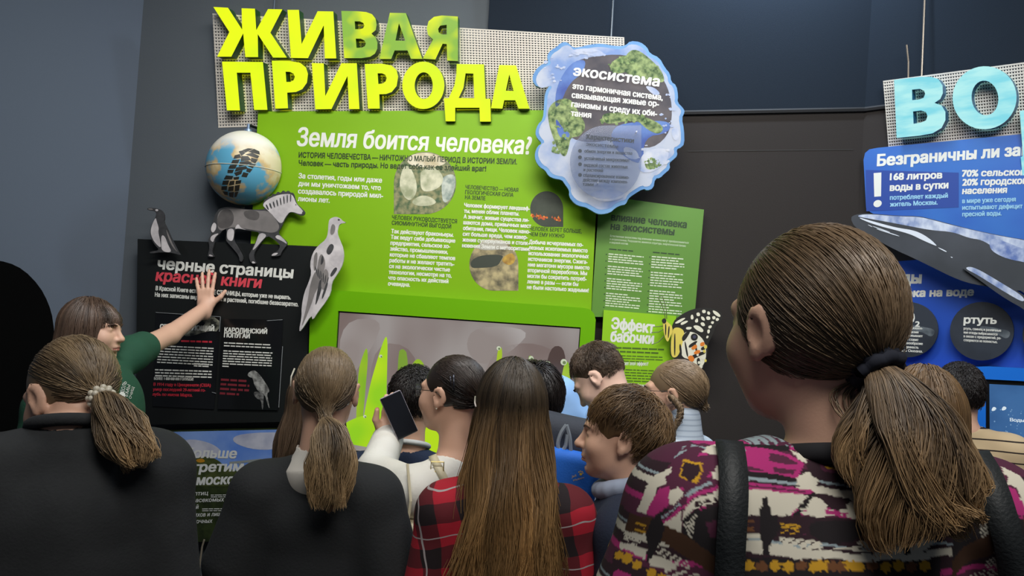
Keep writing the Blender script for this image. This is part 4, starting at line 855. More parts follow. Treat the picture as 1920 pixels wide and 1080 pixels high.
class Solid:
    def __init__(s): s.ops = []; s.wr = None
    def cone(s, a, b, ra, rb, k=.02, sub=False):
        a = N(*a); b = N(*b); ab = b - a; L2 = max(ab @ ab, 1e-9)
        def f(P):
            t = np.clip(((P - a) @ ab) / L2, 0, 1)
            return np.linalg.norm(P - a - t[..., None] * ab, axis=-1) - (ra + (rb - ra) * t)
        m = max(ra, rb); s.ops.append((sub, f, np.minimum(a, b) - m, np.maximum(a, b) + m, k)); return s
    def chain(s, pts, rs, k=.02):
        for i in range(len(pts) - 1): s.cone(pts[i], pts[i + 1], rs[i], rs[i + 1], k)
        return s
    def ell(s, c, r, M=None, k=.02, sub=False):
        c = N(*c); r = N(*r)
        def f(P):
            q = P - c
            if M is not None: q = q @ M
            k0 = np.linalg.norm(q / r, axis=-1); k1 = np.linalg.norm(q / (r * r), axis=-1)
            return k0 * (k0 - 1) / np.maximum(k1, 1e-9)
        m = r.max() if M is not None else r
        s.ops.append((sub, f, c - m, c + m, k)); return s
    def box(s, c, h, rad, M=None, k=.01, sub=False):
        c = N(*c); h = N(*h)
        def f(P):
            q = P - c
            if M is not None: q = q @ M
            q = np.abs(q) - (h - rad)
            return np.linalg.norm(np.maximum(q, 0), axis=-1) + np.minimum(q.max(axis=-1), 0) - rad
        m = np.linalg.norm(h) if M is not None else h
        s.ops.append((sub, f, c - m, c + m, k)); return s
    @staticmethod
    def comb(d, e, k, sub):
        if sub: d, e = -d, e
        h = np.clip(.5 + .5 * (d - e) / k, 0, 1)
        r = d * (1 - h) + e * h - k * h * (1 - h)
        return -r if sub else r
    def value(s, P):
        d = np.full(len(P), 9.0)
        for sub, f, lo, hi, k in s.ops:
            m = np.all((P > lo - k - .03) & (P < hi + k + .03), axis=1)
            if m.any(): d[m] = Solid.comb(d[m], f(P[m]), k, sub)
        if s.wr is not None: d = d + s.wr(P)
        return d
    def mesh(s, h, project=True):
        add = [o for o in s.ops if not o[0]]
        lo = np.min([o[2] for o in add], axis=0) - 2.5 * h - .01; hi = np.max([o[3] for o in add], axis=0) + 2.5 * h + .01
        n = np.ceil((hi - lo) / h).astype(int) + 1
        D = np.full(n, 9.0, dtype=np.float32)
        ax = [lo[i] + h * np.arange(n[i]) for i in range(3)]
        for sub, f, l, u, k in s.ops:
            mrg = k + 2.2 * h
            i0 = np.maximum(np.floor((l - mrg - lo) / h).astype(int), 0); i1 = np.minimum(np.ceil((u + mrg - lo) / h).astype(int) + 1, n)
            if np.any(i1 <= i0): continue
            sl = tuple(slice(i0[i], i1[i]) for i in range(3))
            P = np.stack(np.meshgrid(*[ax[i][sl[i]] for i in range(3)], indexing='ij'), -1)
            D[sl] = Solid.comb(D[sl], f(P), k, sub)
        # surface nets
        S = D < 0
        cnt = sum(S[i:n[0] - 1 + i, j:n[1] - 1 + j, l:n[2] - 1 + l].astype(np.int8) for i in (0, 1) for j in (0, 1) for l in (0, 1))
        C = np.argwhere((cnt > 0) & (cnt < 8))
        idx = np.full(n - 1, -1, dtype=np.int32); idx[tuple(C.T)] = np.arange(len(C))
        acc = np.zeros((len(C), 3)); num = np.zeros(len(C))
        for axis in range(3):
            oth = [a for a in range(3) if a != axis]
            for u in (0, 1):
                for v in (0, 1):
                    A = C.copy(); A[:, oth[0]] += u; A[:, oth[1]] += v; B = A.copy(); B[:, axis] += 1
                    da = D[tuple(A.T)]; db = D[tuple(B.T)]; m = (da < 0) != (db < 0)
                    t = da[m] / (da[m] - db[m]); p = A[m].astype(float); p[:, axis] += t
                    acc[m] += p; num[m] += 1
        V = lo + h * acc / num[:, None]
        Q = []
        for axis in range(3):
            o1, o2 = (axis + 1) % 3, (axis + 2) % 3
            a = [slice(1, n[i] - 1) for i in range(3)]; a[axis] = slice(0, n[axis] - 1)
            b = list(a); b[axis] = slice(1, n[axis])
            ch = np.argwhere(S[tuple(a)] != S[tuple(b)])
            off = np.array([1, 1, 1]); off[axis] = 0; E = ch + off
            flip = S[tuple(E.T)]
            def cell(d1, d2):
                c = E.copy(); c[:, o1] -= d1; c[:, o2] -= d2; return idx[tuple(c.T)]
            q = np.stack([cell(1, 1), cell(0, 1), cell(0, 0), cell(1, 0)], 1)
            q[~flip] = q[~flip][:, ::-1]
            Q.append(q)
        Q = np.concatenate(Q); Q = Q[(Q >= 0).all(axis=1)]
        if project:
            for _ in range(2):
                d = s.value(V); e = 1e-4
                g = np.stack([(s.value(V + N(*[e if i == j else 0 for j in range(3)])) - d) / e for i in range(3)], 1)
                g2 = np.maximum((g * g).sum(1), .2)
                V = V - np.clip(d, -h, h)[:, None] * g / g2[:, None]
        return V, Q

def wrinkle(amp, seed, f=22.0):
    r = np.random.RandomState(seed); W = r.normal(0, 1, (7, 3)) * N(1, 1, .55) * f; ph = r.uniform(0, 6.28, 7); a = r.uniform(.4, 1, 7)
    def w(P):
        q = P + .02 * np.sin(P[:, [1, 2, 0]] * 17 + ph[:3]); o = np.zeros(len(P))
        for i in range(7): o += a[i] * (np.abs(np.sin(q @ W[i] * .5 + ph[i])) - .6)
        return amp * o / 3
    return w

# ------------------------------------------------------------------ head
def add_head(S, X, s, female=True, nose=1.0):
    """X maps head coordinates (x right, y out of the face, z up, metres) to the figure; s = size"""
    c, M = X
    P = lambda *p: c + M @ (N(*p) * s)
    E = lambda p, r, m=None, k=.015, sub=False: S.ell(P(*p), N(*r) * s, M if m is None else M @ m, k * s, sub)
    C = lambda a, b, ra, rb, k=.012, sub=False: S.cone(P(*a), P(*b), ra * s, rb * s, k * s, sub)
    E((0, -.014, .014), (.073, .096, .091))
    E((0, .034, -.035), (.060, .060, .084), k=.03)
    E((0, .028, -.072), (.054 if female else .058, .056, .044), k=.03)
    E((0, .072, -.101), (.020, .018, .016), k=.03)
    for x in (-1, 1):
        E((x * .036, .062, -.036), (.024, .026, .022), k=.03)            # cheek
        C((x * .014, .090, .014), (x * .046, .072, .016), .010, .007, k=.018)   # brow
        E((x * .031, .100, -.002), (.0165, .014, .011), k=.012, sub=True)     # eye socket
        E((x * .031, .0765, -.003), (.0150, .0150, .0125), k=.004)             # lids
    C((0, .090, .004), (0, .090 + .022 * nose, -.036), .0075, .0095, k=.014)
    E((0, .088 + .022 * nose, -.038), (.0105, .0105, .0095), k=.010)
    for x in (-1, 1): E((x * .0125, .097, -.041), (.0075, .010, .0075), k=.008)
    E((0, .090, -.060), (.020, .012, .010), k=.014)
    E((0, .0955, -.0665), (.0215, .0095, .0055), k=.006)
    E((0, .0940, -.0765), (.0190, .0105, .0065), k=.006)
    E((0, .104, -.0712), (.022, .007, .0014), k=.003, sub=True)
    E((0, .090, -.0885), (.016, .008, .004), k=.010, sub=True)
    for x in (-1, 1):
        m = rot(0, 0, x * -18) @ rot(-8, x * 6, 0)
        E((x * .0785, -.012, -.012), (.0065, .0195, .0305), m, .005)
        E((x * .0765, -.002, -.022), (.007, .012, .018), m, .006)
        E((x * .0775, .000, -.038), (.006, .009, .010), None, .006)
        E((x * .0865, -.006, -.012), (.0065, .0105, .0175), m, .004, True)
    return P

def hand(S, W, M, s, side, curl, splay=(9, 2, -5, -12), thumb=(.80, .10, .58), thumb2=(.35, .12, .9), k=.0045):
    """W wrist, M columns: x towards the thumb, y out of the back of the hand, z along the fingers; side mirrors x"""
    T = lambda *p: W + M @ (N(p[0] * side, p[1], p[2]) * s)
    S.box(T(0, 0, .046), N(.037, .0115, .044) * s, .011 * s, M, .012 * s)
    S.ell(T(.022, -.008, .030), N(.018, .014, .028) * s, M, .012 * s)
    S.cone(W - M[:, 2] * .03 * s, T(0, 0, .02), .024 * s, .025 * s, .02 * s)
    L = [(.030, .040, .024, .020), (.0095, .045, .027, .022), (-.011, .041, .026, .021), (-.030, .032, .020, .018)]
    for i, (x, a, b, c) in enumerate(L):
        p = N(x, 0, .084 - abs(i - 1) * .004); an = R(splay[i]); bend = 0.0
        S.cone(T(x * .8, 0, .055), T(*p), .0085 * s, .0092 * s, k * s)
        for j, l in enumerate((a, b, c)):
            bend += R(curl[i][j] if hasattr(curl[i], '__len__') else curl[i])
            d = N(math.sin(an) * math.cos(bend), -math.sin(bend), math.cos(an) * math.cos(bend))
            q = p + d * l; r0, r1 = (.0092, .0083, .0076, .0062)[j], (.0092, .0083, .0076, .0062)[j + 1]
            S.cone(T(*p), T(*q), r0 * s, r1 * s, k * s); p = q
    t0, t1 = N(.030, -.004, .022), N(*thumb); t1 = t1 / np.linalg.norm(t1); p = t0 + t1 * .044
    S.cone(T(*t0), T(*p), .0135 * s, .0108 * s, .010 * s)
    t2 = N(*thumb2); t2 = t2 / np.linalg.norm(t2); q = p + t2 * .034; S.cone(T(*p), T(*q), .0108 * s, .0078 * s, k * s)

# ------------------------------------------------------------------ hair
def ribbons(paths, rad, tone, tip=None):
    """three-sided tapering strands; paths (S,n,3), rad (S,n)"""
    S_, n, _ = paths.shape
    T = np.gradient(paths, axis=1); T /= np.maximum(np.linalg.norm(T, axis=2, keepdims=True), 1e-9)
    ref = paths - paths.mean(axis=(0, 1)); A = np.cross(T, ref); A /= np.maximum(np.linalg.norm(A, axis=2, keepdims=True), 1e-9)
    B = np.cross(T, A)
    V = np.stack([paths + rad[..., None] * (A * math.cos(a) + B * math.sin(a)) for a in (.5, 2.6, 4.7)], 2)   # S,n,3,3
    base = (np.arange(S_)[:, None, None] * n + np.arange(n - 1)[None, :, None]) * 3
    k = np.arange(3)[None, None, :]; k2 = (k + 1) % 3
    Q = np.stack([base + k, base + k2, base + 3 + k2, base + 3 + k], -1).reshape(-1, 4)
    tn = np.repeat(tone, n * 3); tp = np.tile(np.repeat(np.linspace(0, 1, n), 3), S_) if tip is None else np.repeat(tip.ravel(), 3)
    return V.reshape(-1, 3), Q, tn, tp
def hair_mat(name, dark, light, tip=None, rough=.42):
    if name in MATS: return MATS[name]
    m = bpy.data.materials.new(name); m.use_nodes = True; nt = m.node_tree; b = nt.nodes['Principled BSDF']
    b.inputs['Roughness'].default_value = rough; b.inputs['Specular IOR Level'].default_value = .55
    a = nt.nodes.new('ShaderNodeAttribute'); a.attribute_name = 'tone'
    r = nt.nodes.new('ShaderNodeValToRGB'); r.color_ramp.elements[0].color = (*srgb(dark), 1); r.color_ramp.elements[1].color = (*srgb(light), 1)
    nt.links.new(a.outputs['Fac'], r.inputs[0]); out = r.outputs[0]
    if tip:
        t = nt.nodes.new('ShaderNodeAttribute'); t.attribute_name = 'tip'
        mr = nt.nodes.new('ShaderNodeMapRange'); mr.inputs[1].default_value = .38; mr.inputs[2].default_value = .85; mr.inputs[4].default_value = .8; nt.links.new(t.outputs['Fac'], mr.inputs[0])
        ml = nt.nodes.new('ShaderNodeMath'); ml.operation = 'MULTIPLY'; nt.links.new(mr.outputs[0], ml.inputs[0])
        ad = nt.nodes.new('ShaderNodeMath'); ad.operation = 'ADD'; ad.inputs[1].default_value = .35; nt.links.new(a.outputs['Fac'], ad.inputs[0]); nt.links.new(ad.outputs[0], ml.inputs[1])
        mx = nt.nodes.new('ShaderNodeMix'); mx.data_type = 'RGBA'; mx.clamp_factor = True; nt.links.new(ml.outputs[0], mx.inputs[0]); nt.links.new(out, mx.inputs[6]); mx.inputs[7].default_value = (*srgb(tip), 1); out = mx.outputs[2]
    nt.links.new(out, b.inputs['Base Color']); MATS[name] = m; return m
SCE, SCR = N(0, -.014, .014), N(.0755, .0985, .0935)
def sph(rs, n):
    v = rs.normal(0, 1, (n * 3, 3)); v /= np.linalg.norm(v, axis=1, keepdims=True); return v
def hairline(v, short=False, low=-.62, fr=0.0):
    x, y, z = v.T
    face = (y > .18 + fr * 2) & (z < .50 - 2 * fr + (.25 + fr) * np.clip(1 - np.abs(x) / .7, 0, 1) * .8) & (z < 1.4 * y + .45) 
    side = (np.abs(x) > .5) & (z < -.02 + .25 * (y > .0)) & (y > -.28)
    return ~face & ~side & (z > low) & ~((y > .05) & (z < .25))
def slerp(a, b, t):
    d = np.clip((a * b).sum(-1, keepdims=True), -.9995, .9995); w = np.arccos(d)
    return (np.sin((1 - t) * w) * a + np.sin(t * w) * b) / np.sin(w)
def smoothnoise(rs, n, k): return rs.normal(0, 1, (n, k))
def bez(pts, n):
    """smooth curve through points"""
    P = np.asarray(pts, float); k = len(P); P = np.vstack([2 * P[0] - P[1], P, 2 * P[-1] - P[-2]])
    out = []
    for u in np.linspace(0, k - 1 - 1e-6, n):
        i = int(u); t = u - i; a, b, c, d = P[i:i + 4]
        out.append(.5 * ((2 * b) + (c - a) * t + (2 * a - 5 * b + 4 * c - d) * t * t + (-a + 3 * b - 3 * c + d) * t ** 3))
    return np.array(out)
class Hair:
    def __init__(s, seed): s.rs = np.random.RandomState(seed); s.parts = []
    def put(s, P, r, tone, tip=None, frizz=.0022):
        m, n, _ = P.shape; t = np.linspace(0, 1, n)[None, :, None]
        P = P + frizz * t * s.rs.normal(0, 1, (m, 1, 3)) * np.sin(6.283 * (s.rs.uniform(.6, 2.0, (m, 1, 1)) * t + s.rs.uniform(0, 1, (m, 1, 1))))
        s.parts.append(ribbons(P, r, tone, tip))
    def tones(s, v, n):                           # locks share a tone
        W = s.rs.normal(0, 5, (4, 3)); ph = s.rs.uniform(0, 6, 4)
        t = .5 + .22 * np.sin(v @ W.T + ph).sum(1) / 1.6 + s.rs.uniform(-.15, .15, n)
        return np.clip(t, 0, 1)
    def lock(s, P, key, nc, c, tone):             # draw strands of one lock together towards their tips
        ci = np.clip((key * nc + s.rs.normal(0, .35, len(key))).astype(int), 0, nc); t = np.linspace(0, 1, P.shape[1])[None, :, None] ** 1.5
        tn = s.rs.uniform(-.28, .28, nc + 1)
        for k in np.unique(ci):
            m = ci == k; mean = P[m].mean(0, keepdims=True); P[m] += (mean - P[m]) * (c * t)
        return P, np.clip(tone * .6 + .2 + tn[ci], 0, 1)
    def pulled(s, tie, n, r=.0011, low=-.62, puff=.02, npt=9, fr=0.0):
        v = sph(s.rs, n); v = v[hairline(v, low=low, fr=fr)][:n]; m = len(v)
        td = (N(*tie) - SCE) / SCR; td /= np.linalg.norm(td); t = np.linspace(0, 1, npt)[None, :, None]
        D = slerp(v[:, None, :], td[None, None, :], np.clip(t ** .9, 0, 1))
        lift = 1 + puff * s.rs.uniform(.3, 1.6, (m, 1, 1)) * np.sin(math.pi * t) + .012
        P = SCE + D * SCR * lift
        w = np.clip((t - .82) / .18, 0, 1) ** 2; J = N(*tie) + s.rs.normal(0, .005, (m, 1, 3))
        P = P * (1 - w) + J * w
        s.put(P, np.full((m, npt), r) * s.rs.uniform(.7, 1.3, (m, 1)), s.tones(v, m), np.zeros((m, npt)))
        return s
    def tail(s, guide, rad, n, r=.0011, npt=14, wave=.006, freq=2.2, short=.35, flat=1.0):
        """a bundle of strands along a guide curve, rad = bundle radius along it"""
        Gd = bez(guide, npt * 3); t = np.linspace(0, 1, npt)[None, :]
        L = 1 - short * s.rs.uniform(0, 1, (n, 1)) ** 2
        u = t * L; f = u * (len(Gd) - 1); i = np.minimum(f.astype(int), len(Gd) - 2); fr = (f - i)[..., None]
        P = Gd[i] * (1 - fr) + Gd[i + 1] * fr
        T = np.gradient(Gd, axis=0)[i]; T /= np.linalg.norm(T, axis=2, keepdims=True)
        A = np.cross(T, N(0, 1, 0.01)); A /= np.maximum(np.linalg.norm(A, axis=2, keepdims=True), 1e-6); B = np.cross(T, A)
        an = s.rs.uniform(0, 6.283, (n, 1)); q = np.sqrt(s.rs.uniform(0.05, 1, (n, 1)))
        rr = np.interp(u, np.linspace(0, 1, len(rad)), rad) * q
        ph = s.rs.uniform(0, 6.28, (n, 1)) * .35 + 3 * an; wv = wave * u * np.sin(freq * 6.283 * u + ph)
        P = P + A * (rr * np.cos(an) + wv)[..., None] + B * (rr * np.sin(an) * flat + wv * .6)[..., None]
        rad_s = r * (1 - .6 * t ** 3) * s.rs.uniform(.7, 1.4, (n, 1))
        tone = np.clip(.5 + .3 * np.sin(3 * an[:, 0] + 7 * q[:, 0]) + s.rs.uniform(-.25, .25, n), 0, 1)
        if n > 300:
            key = ((an[:, 0] / 6.283 * 3).astype(int) / 3 + q[:, 0] * .33) % 1; key = (an[:, 0] / 6.283 + .13 * (q[:, 0] > .7)) % 1
            P, tone = s.lock(P, key, 26, .42, tone)
        s.put(P, np.broadcast_to(rad_s, (n, npt)).copy(), tone, np.broadcast_to(u, (n, npt)).copy())
        return s
    def loose(s, length, n, r=.0012, npt=16, out=.0, back=lambda z: -.12, wave=.008, freq=2.5, face=65, spread=.02, part=0.0, drop=-.25, short=.3, xs=1.12):
        """hair that falls over the scalp from a parting and hangs"""
        v = sph(s.rs, n); v = v[hairline(v, low=-.35) & ~((v[:, 1] > .35) & (v[:, 2] < .35))][:n]; m = len(v)
        az = np.degrees(np.arctan2(v[:, 0] - part * .2, -v[:, 1])); az = np.clip(az, -(180 - face), 180 - face)
        az = np.where(np.abs(az) < 3, s.rs.uniform(-12, 12, m), az)
        a = np.radians(az); e = np.stack([np.sin(a), -np.cos(a), np.full(m, drop)], 1); e /= np.linalg.norm(e, axis=1, keepdims=True)
        k = npt // 2; t = np.linspace(0, 1, k)[None, :, None]
        lift = 1.02 + s.rs.uniform(.0, .06, (m, 1, 1)) + .03 * t
        P1 = SCE + slerp(v[:, None, :], e[:, None, :], t) * SCR * lift * (N(1, 1, 1) + N(xs - 1, 0, 0) * t)
        L = length * (1 - short * s.rs.uniform(0, 1, m) ** 2); t2 = np.linspace(0, 1, npt - k + 1)[1:]
        p = P1[:, -1]; z = p[:, 2][:, None] - L[:, None] * t2[None, :]
        sx = p[:, 0][:, None] * (1 + spread * 10 * t2[None, :] * .3); by = np.vectorize(back)(z)
        w = np.clip(t2 * 2, 0, 1)[None, :]
        wgt = np.clip(-np.cos(a) * -1, 0, 1)[:, None]        # 1 at the back, 0 at the sides
        y = p[:, 1][:, None]; ty = np.minimum(y, by) - s.rs.uniform(0, .03, (m, 1)); y2 = y * (1 - w * wgt) + ty * (w * wgt)
        ph = s.rs.uniform(0, 1.5, (m, 1)) + 5 * a[:, None]; wv = wave * t2[None, :] * np.sin(6.283 * freq * t2[None, :] * L[:, None] / .3 + ph)
        P2 = np.stack([sx + wv + s.rs.normal(0, .004, (m, 1)), y2 + wv * .5 - out * w, z], -1)
        P = np.concatenate([P1, P2], 1); n_ = P.shape[1]; tt = np.linspace(0, 1, n_)[None, :]
        for _ in range(3): P[:, 1:-1] = P[:, 1:-1] * .5 + P[:, :-2] * .25 + P[:, 2:] * .25
        tone = s.tones(np.stack([np.sin(a), np.cos(a), v[:, 2] * .3], 1), m)
        P, tone = s.lock(P, (np.degrees(a) + 180) / 360, 44, .55, tone)
        s.put(P, r * (1 - .55 * tt ** 3) * s.rs.uniform(.7, 1.4, (m, 1)), tone, np.broadcast_to(tt, (m, n_)).copy())
        return s
    def cropped(s, length, n, r=.0010, crown=(0, -.45, .9), lift=.25, low=-.6, npt=6, mess=.25, fringe=0.0, back_len=None):
        v = sph(s.rs, n); ok = hairline(v, low=low); v = v[ok][:n]; m = len(v)
        c = N(*crown); c /= np.linalg.norm(c); T = v - c; T -= (T * v).sum(1, keepdims=True) * v
        T += s.rs.normal(0, mess, (m, 3)); T -= (T * v).sum(1, keepdims=True) * v; T /= np.linalg.norm(T, axis=1, keepdims=True)
        L = length * s.rs.uniform(.7, 1.2, m)
        if back_len is not None: L = L * np.where((v[:, 2] < .1) | (np.abs(v[:, 0]) > .8), back_len, 1.0)
        t = np.linspace(0, 1, npt)[None, :, None]
        ang = (L / .09)[:, None, None] * t
        D = v[:, None, :] * np.cos(ang) + T[:, None, :] * np.sin(ang)
        lift = lift * (1 - .75 * np.clip(v[:, 1] * 1.4, 0, 1))[:, None, None]
        h = (L[:, None, None] * lift * np.sin(t * 2.0) + .003 + s.rs.uniform(0, .008, (m, 1, 1)) * (L[:, None, None] / .05))
        P = SCE + D * SCR + D * h
        P[..., 2] -= (L[:, None] * .12 * t[..., 0] ** 2)
        s.put(P, r * (1 - .7 * t[..., 0] ** 2) * s.rs.uniform(.7, 1.3, (m, 1)), s.tones(v, m), np.broadcast_to(t[..., 0], (m, npt)).copy())
        return s
    def fringe(s, n, z0=.085, z1=.012, width=.062, r=.0011, npt=8, bulge=.012):
        x = s.rs.uniform(-1, 1, n); t = np.linspace(0, 1, npt)[None, :]
        an = x * 1.15; px = np.sin(an) * width * 1.12; top = z0 + s.rs.uniform(-.006, .008, n)
        z = top[:, None] + (z1 + s.rs.uniform(-.006, .006, n) - .012 * np.abs(x) ** 3 - top)[:, None] * t
        zz = (z - SCE[2]) / SCR[2]; R0 = np.sqrt(np.clip(1 - zz ** 2, .05, 1)); 
        y = SCE[1] + np.cos(an)[:, None] * SCR[1] * np.maximum(R0, .93 * t) + bulge * np.sin(math.pi * t * .7) + .004
        X_ = px[:, None] * np.maximum(R0, .9 * t) + s.rs.normal(0, .002, (n, 1))
        s.put(np.stack([X_, y, z], -1), np.full((n, npt), r), np.clip(.5 + .3 * np.sin(9 * x) + s.rs.uniform(-.2, .2, n), 0, 1), np.broadcast_to(t, (n, npt)).copy())
        return s
    def core(s, guide, rad, n=12, ns=10):         # dense inside of a bundle
        Gd = bez(guide, n); rr = np.interp(np.linspace(0, 1, n), np.linspace(0, 1, len(rad)), rad); rr[-1] *= .2
        m = MB(); m.tube([tuple(p) for p in Gd], list(rr), ns, cap=False)
        V = np.array([tuple(v) for v in m.v]); Q = np.array(m.f); s.parts.append((V, Q, np.full(len(V), .25), np.repeat(np.linspace(0, 1, n), ns))); return s
    def cap(s, sc, cut=True, low=-.055, grow=1.0, h=.006, ears=True, front=.112):
        S = Solid(); S.ell(SCE, SCR * 1.015 * grow, None, .004)
        if cut:
            S.ell((0, front, -.062), (.082, .070, .112), None, .006, True)
            S.box((0, 0, low - .15), (.2, .2, .15), .01, rot(-14, 0, 0), .008, True)
            if ears:
                for x in (-1, 1): S.ell((x * .085, .012, -.048), (.028, .040, .055), None, .006, True)
        V, Q = S.mesh(h); s.parts.append((V, Q, np.full(len(V), .35), np.zeros(len(V)))); return s
    def build(s, parent, X, sc, m, name='hair'):
        c, M = X; Vs, Qs, Ts, Ps = [], [], [], []; k = 0
        for V, Q, t, p in s.parts:
            Vs.append(V); Qs.append(Q + k); Ts.append(t); Ps.append(p); k += len(V)
        V = np.concatenate(Vs) * sc @ M.T + c
        return fast_mesh(name, V, np.concatenate(Qs), m, parent, attrs={'tone': np.concatenate(Ts), 'tip': np.concatenate(Ps)})

# ------------------------------------------------------------------ figure
SKIN = mat('skin', (224, 178, 152), .5, bump=.05, bscale=300); LIP = mat('lip', (190, 116, 106), .45)
SKIN_PALE = mat('skin_pale', (232, 192, 172), .5)
EYE_W, EYE_I, EYE_P = mat('eye_white', (226, 224, 220), .25), mat('iris', (92, 84, 66), .2), mat('pupil', (14, 12, 12), .1)
class Fig:
    """one standing person; local axes: +y where the body faces, +x to its right"""
    def __init__(s, label, px, py, depth, yaw, hy=0, pitch=0, roll=0, size=1.0, sw=.17, lean=0.0, seed=1, h=.006, skin=None, drop=0.0, shoulder=.275, lift=(0, 0)):
        s.hc_w = at(px, py, depth); s.s = size; s.H = s.hc_w.z; s.seed = seed; s.h = h; s.sw = sw; s.lean = lean; s.skin = skin or SKIN
        s.yaw = yaw; Rz = Matrix.Rotation(R(yaw), 3, 'Z')
        off = Rz @ Vector((0, lean, 0))
        s.o = Vector((s.hc_w.x - off.x, s.hc_w.y - off.y, 0)); s.Rz = np.array(Rz)
        s.root = empty('person', s.o, label, 'person', None, R(yaw))
        M = rot(0, 0, hy) @ rot(-pitch, 0, 0) @ rot(0, roll, 0)
        s.X = (N(0, lean, s.H), M); S_ = size; H = s.H
        s.stat = H + .105 * size
        s.nb = N(0, -.035 * S_, H - .185 * S_ - drop)               # base of the neck
        zs = H - shoulder * S_ - drop
        s.sh = [N(-sw, -.035 * S_, zs + lift[0]), N(sw, -.035 * S_, zs + lift[1])]
        s.pel = N(0, -.02 - lean * .3, .53 * s.stat)
        s.el = [None, None]; s.wr = [None, None]
        for i, x in enumerate((-1, 1)):
            s.el[i] = s.sh[i] + N(x * .035, -.01, -.285 * S_); s.wr[i] = s.el[i] + N(x * -.005, .05, -.24 * S_)
        s.hands = [None, None]
    def L(s, w):                                    # world -> local
        return s.Rz.T @ (N(*w) - N(*s.o))
    def Wd(s, p): return Vector(s.Rz @ N(*p)) + s.o
    def head(s, *p): return s.X[0] + s.X[1] @ (N(*p) * s.s)
    def to_head(s, w): return s.X[1].T @ (s.L(w) - s.X[0]) / s.s
    def px_head(s, px, py, d): return s.to_head(at(px, py, d))
    def trunk(s, S, t=0.0, sleeve=1.0, wide=1.0, arm=(.047, .040, .030), hem=None, arms=True, k=.03, belly=0.0):
        """torso and arms, t thicker than the body; sleeve 0..2: how far down the arm"""
        S_ = s.s; sw = s.sw; zc = (s.sh[0][2] + s.sh[1][2]) / 2; y0 = -.02 * S_
        for i in (0, 1):
            S.cone(s.nb + N(0, 0, -.03), s.sh[i], .046 * S_ + t * .5, .044 * S_ + t, k)
        S.ell((0, y0 + .005, zc - .13 * S_), ((sw * .93 + t) * wide, .098 * S_ + t, .19 * S_ + t), None, k)
        S.ell((0, y0 - .01, zc - .06 * S_), (sw * .8 + t, .076 * S_ + t, .105 * S_), None, k)
        bot = s.pel[2] + .02 if hem is None else hem
        zm_ = (zc - .2 * S_ + bot) / 2
        S.ell((0, y0 + .01, zm_), ((sw * .80 + t) * wide + belly, .092 * S_ + t + belly, (zc - .1 * S_ - bot) * .62 + t), None, k * 1.6)
        S.ell((0, y0, bot), ((sw * .84 + t) * wide + belly, .098 * S_ + t + belly, .12 * S_), None, k)
        if arms:
            for i in (0, 1):
                sl = sleeve[i] if hasattr(sleeve, '__len__') else sleeve
                a, b, c = s.sh[i], s.el[i], s.wr[i]
                u = min(sl, 1.0); e = a + (b - a) * u
                S.cone(a, e, arm[0] * S_ + t, (arm[0] + (arm[1] - arm[0]) * u) * S_ + t, k)
                if sl > 1:
                    u = sl - 1; e = b + (c - b) * u; S.cone(b, e, arm[1] * S_ + t, (arm[1] + (arm[2] - arm[1]) * u) * S_ + t, k * .7)
    def body(s, female=True, nose=1.0, hands=True, brows=(70, 50, 40), eyes=True):
        S = Solid(); S_ = s.s
        add_head(S, s.X, S_, female, nose)
        nt = s.head(0, -.022, -.055)
        S.cone(nt, s.nb + N(0, 0, -.01), .050 * S_ * (.94 if female else 1.04), .056 * S_, .025)
        s.trunk(S, 0.0, 2.0, arms=True)
        for i in (0, 1):
            if s.hands[i]: s.hands[i](S)
            else:
                d = s.wr[i] - s.el[i]; d /= np.linalg.norm(d); x = -1 if i == 0 else 1
                xa = N(0, 1, 0) - d * d[1]; xa /= np.linalg.norm(xa); ya = np.cross(d, xa)
                hand(S, s.wr[i], np.stack([xa, ya, d], 1), S_, 1, [18, 20, 22, 25], k=.003) if ya[0] * x > 0 else hand(S, s.wr[i], np.stack([xa, -ya, d], 1), S_, 1, [18, 20, 22, 25], k=.003)
        p = s.pel
        for x in (-1, 1):
            hip, kn, an = p + N(x * .085 * S_, 0, -.04), N(x * .095, p[1] + .01, .285 * s.stat), N(x * .10, p[1] - .01, .05 * s.stat)
            S.chain([hip, kn, an], [.078 * S_, .05 * S_, .033 * S_], .03); S.cone(an + N(0, 0, -.03), an + N(0, .13, -.052), .03, .022, .02)
        V, Q = S.mesh(s.h)
        c, M = s.X; Hh = (V - c) @ M / S_
        lip = (np.abs(Hh[:, 0]) < .022) & (Hh[:, 1] > .085) & (np.abs(Hh[:, 2] + .0715) < .0105 - np.abs(Hh[:, 0]) * .28)
        fm = lip[Q].all(axis=1).astype(int)
        s.bodyo = fast_mesh('body', V, Q, [s.skin, LIP], s.root, fm)
        if eyes:
            for x in (-1, 1):
                m = MB(); m.sphere((0, 0, 0), .0122 * S_, 20, 14)
                vv = np.array([tuple(v) for v in m.v]); off = N(x * .031, .0785, -.003)
                W_ = (vv[:, [0, 2, 1]] * N(1, 1, 1)) @ M.T + s.head(*off)
                cen = [np.mean([vv[i][2] for i in f]) / (.0122 * S_) for f in m.f]; fm = [2 if q > .93 else 1 if q > .76 else 0 for q in cen]
                fast_mesh('eye', W_, [f for f in m.f], [EYE_W, EYE_I, EYE_P], s.root, fm)
                b = MB(); b.tube([tuple(s.head(x * .016, .101, .0125)), tuple(s.head(x * .030, .0965, .0175)), tuple(s.head(x * .046, .083, .013))], [.0022 * S_, .0026 * S_, .0012 * S_], 6)
                new_local('eyebrow', b, mat('brow_%d' % brows[0], brows, .7), s.root)
        return s
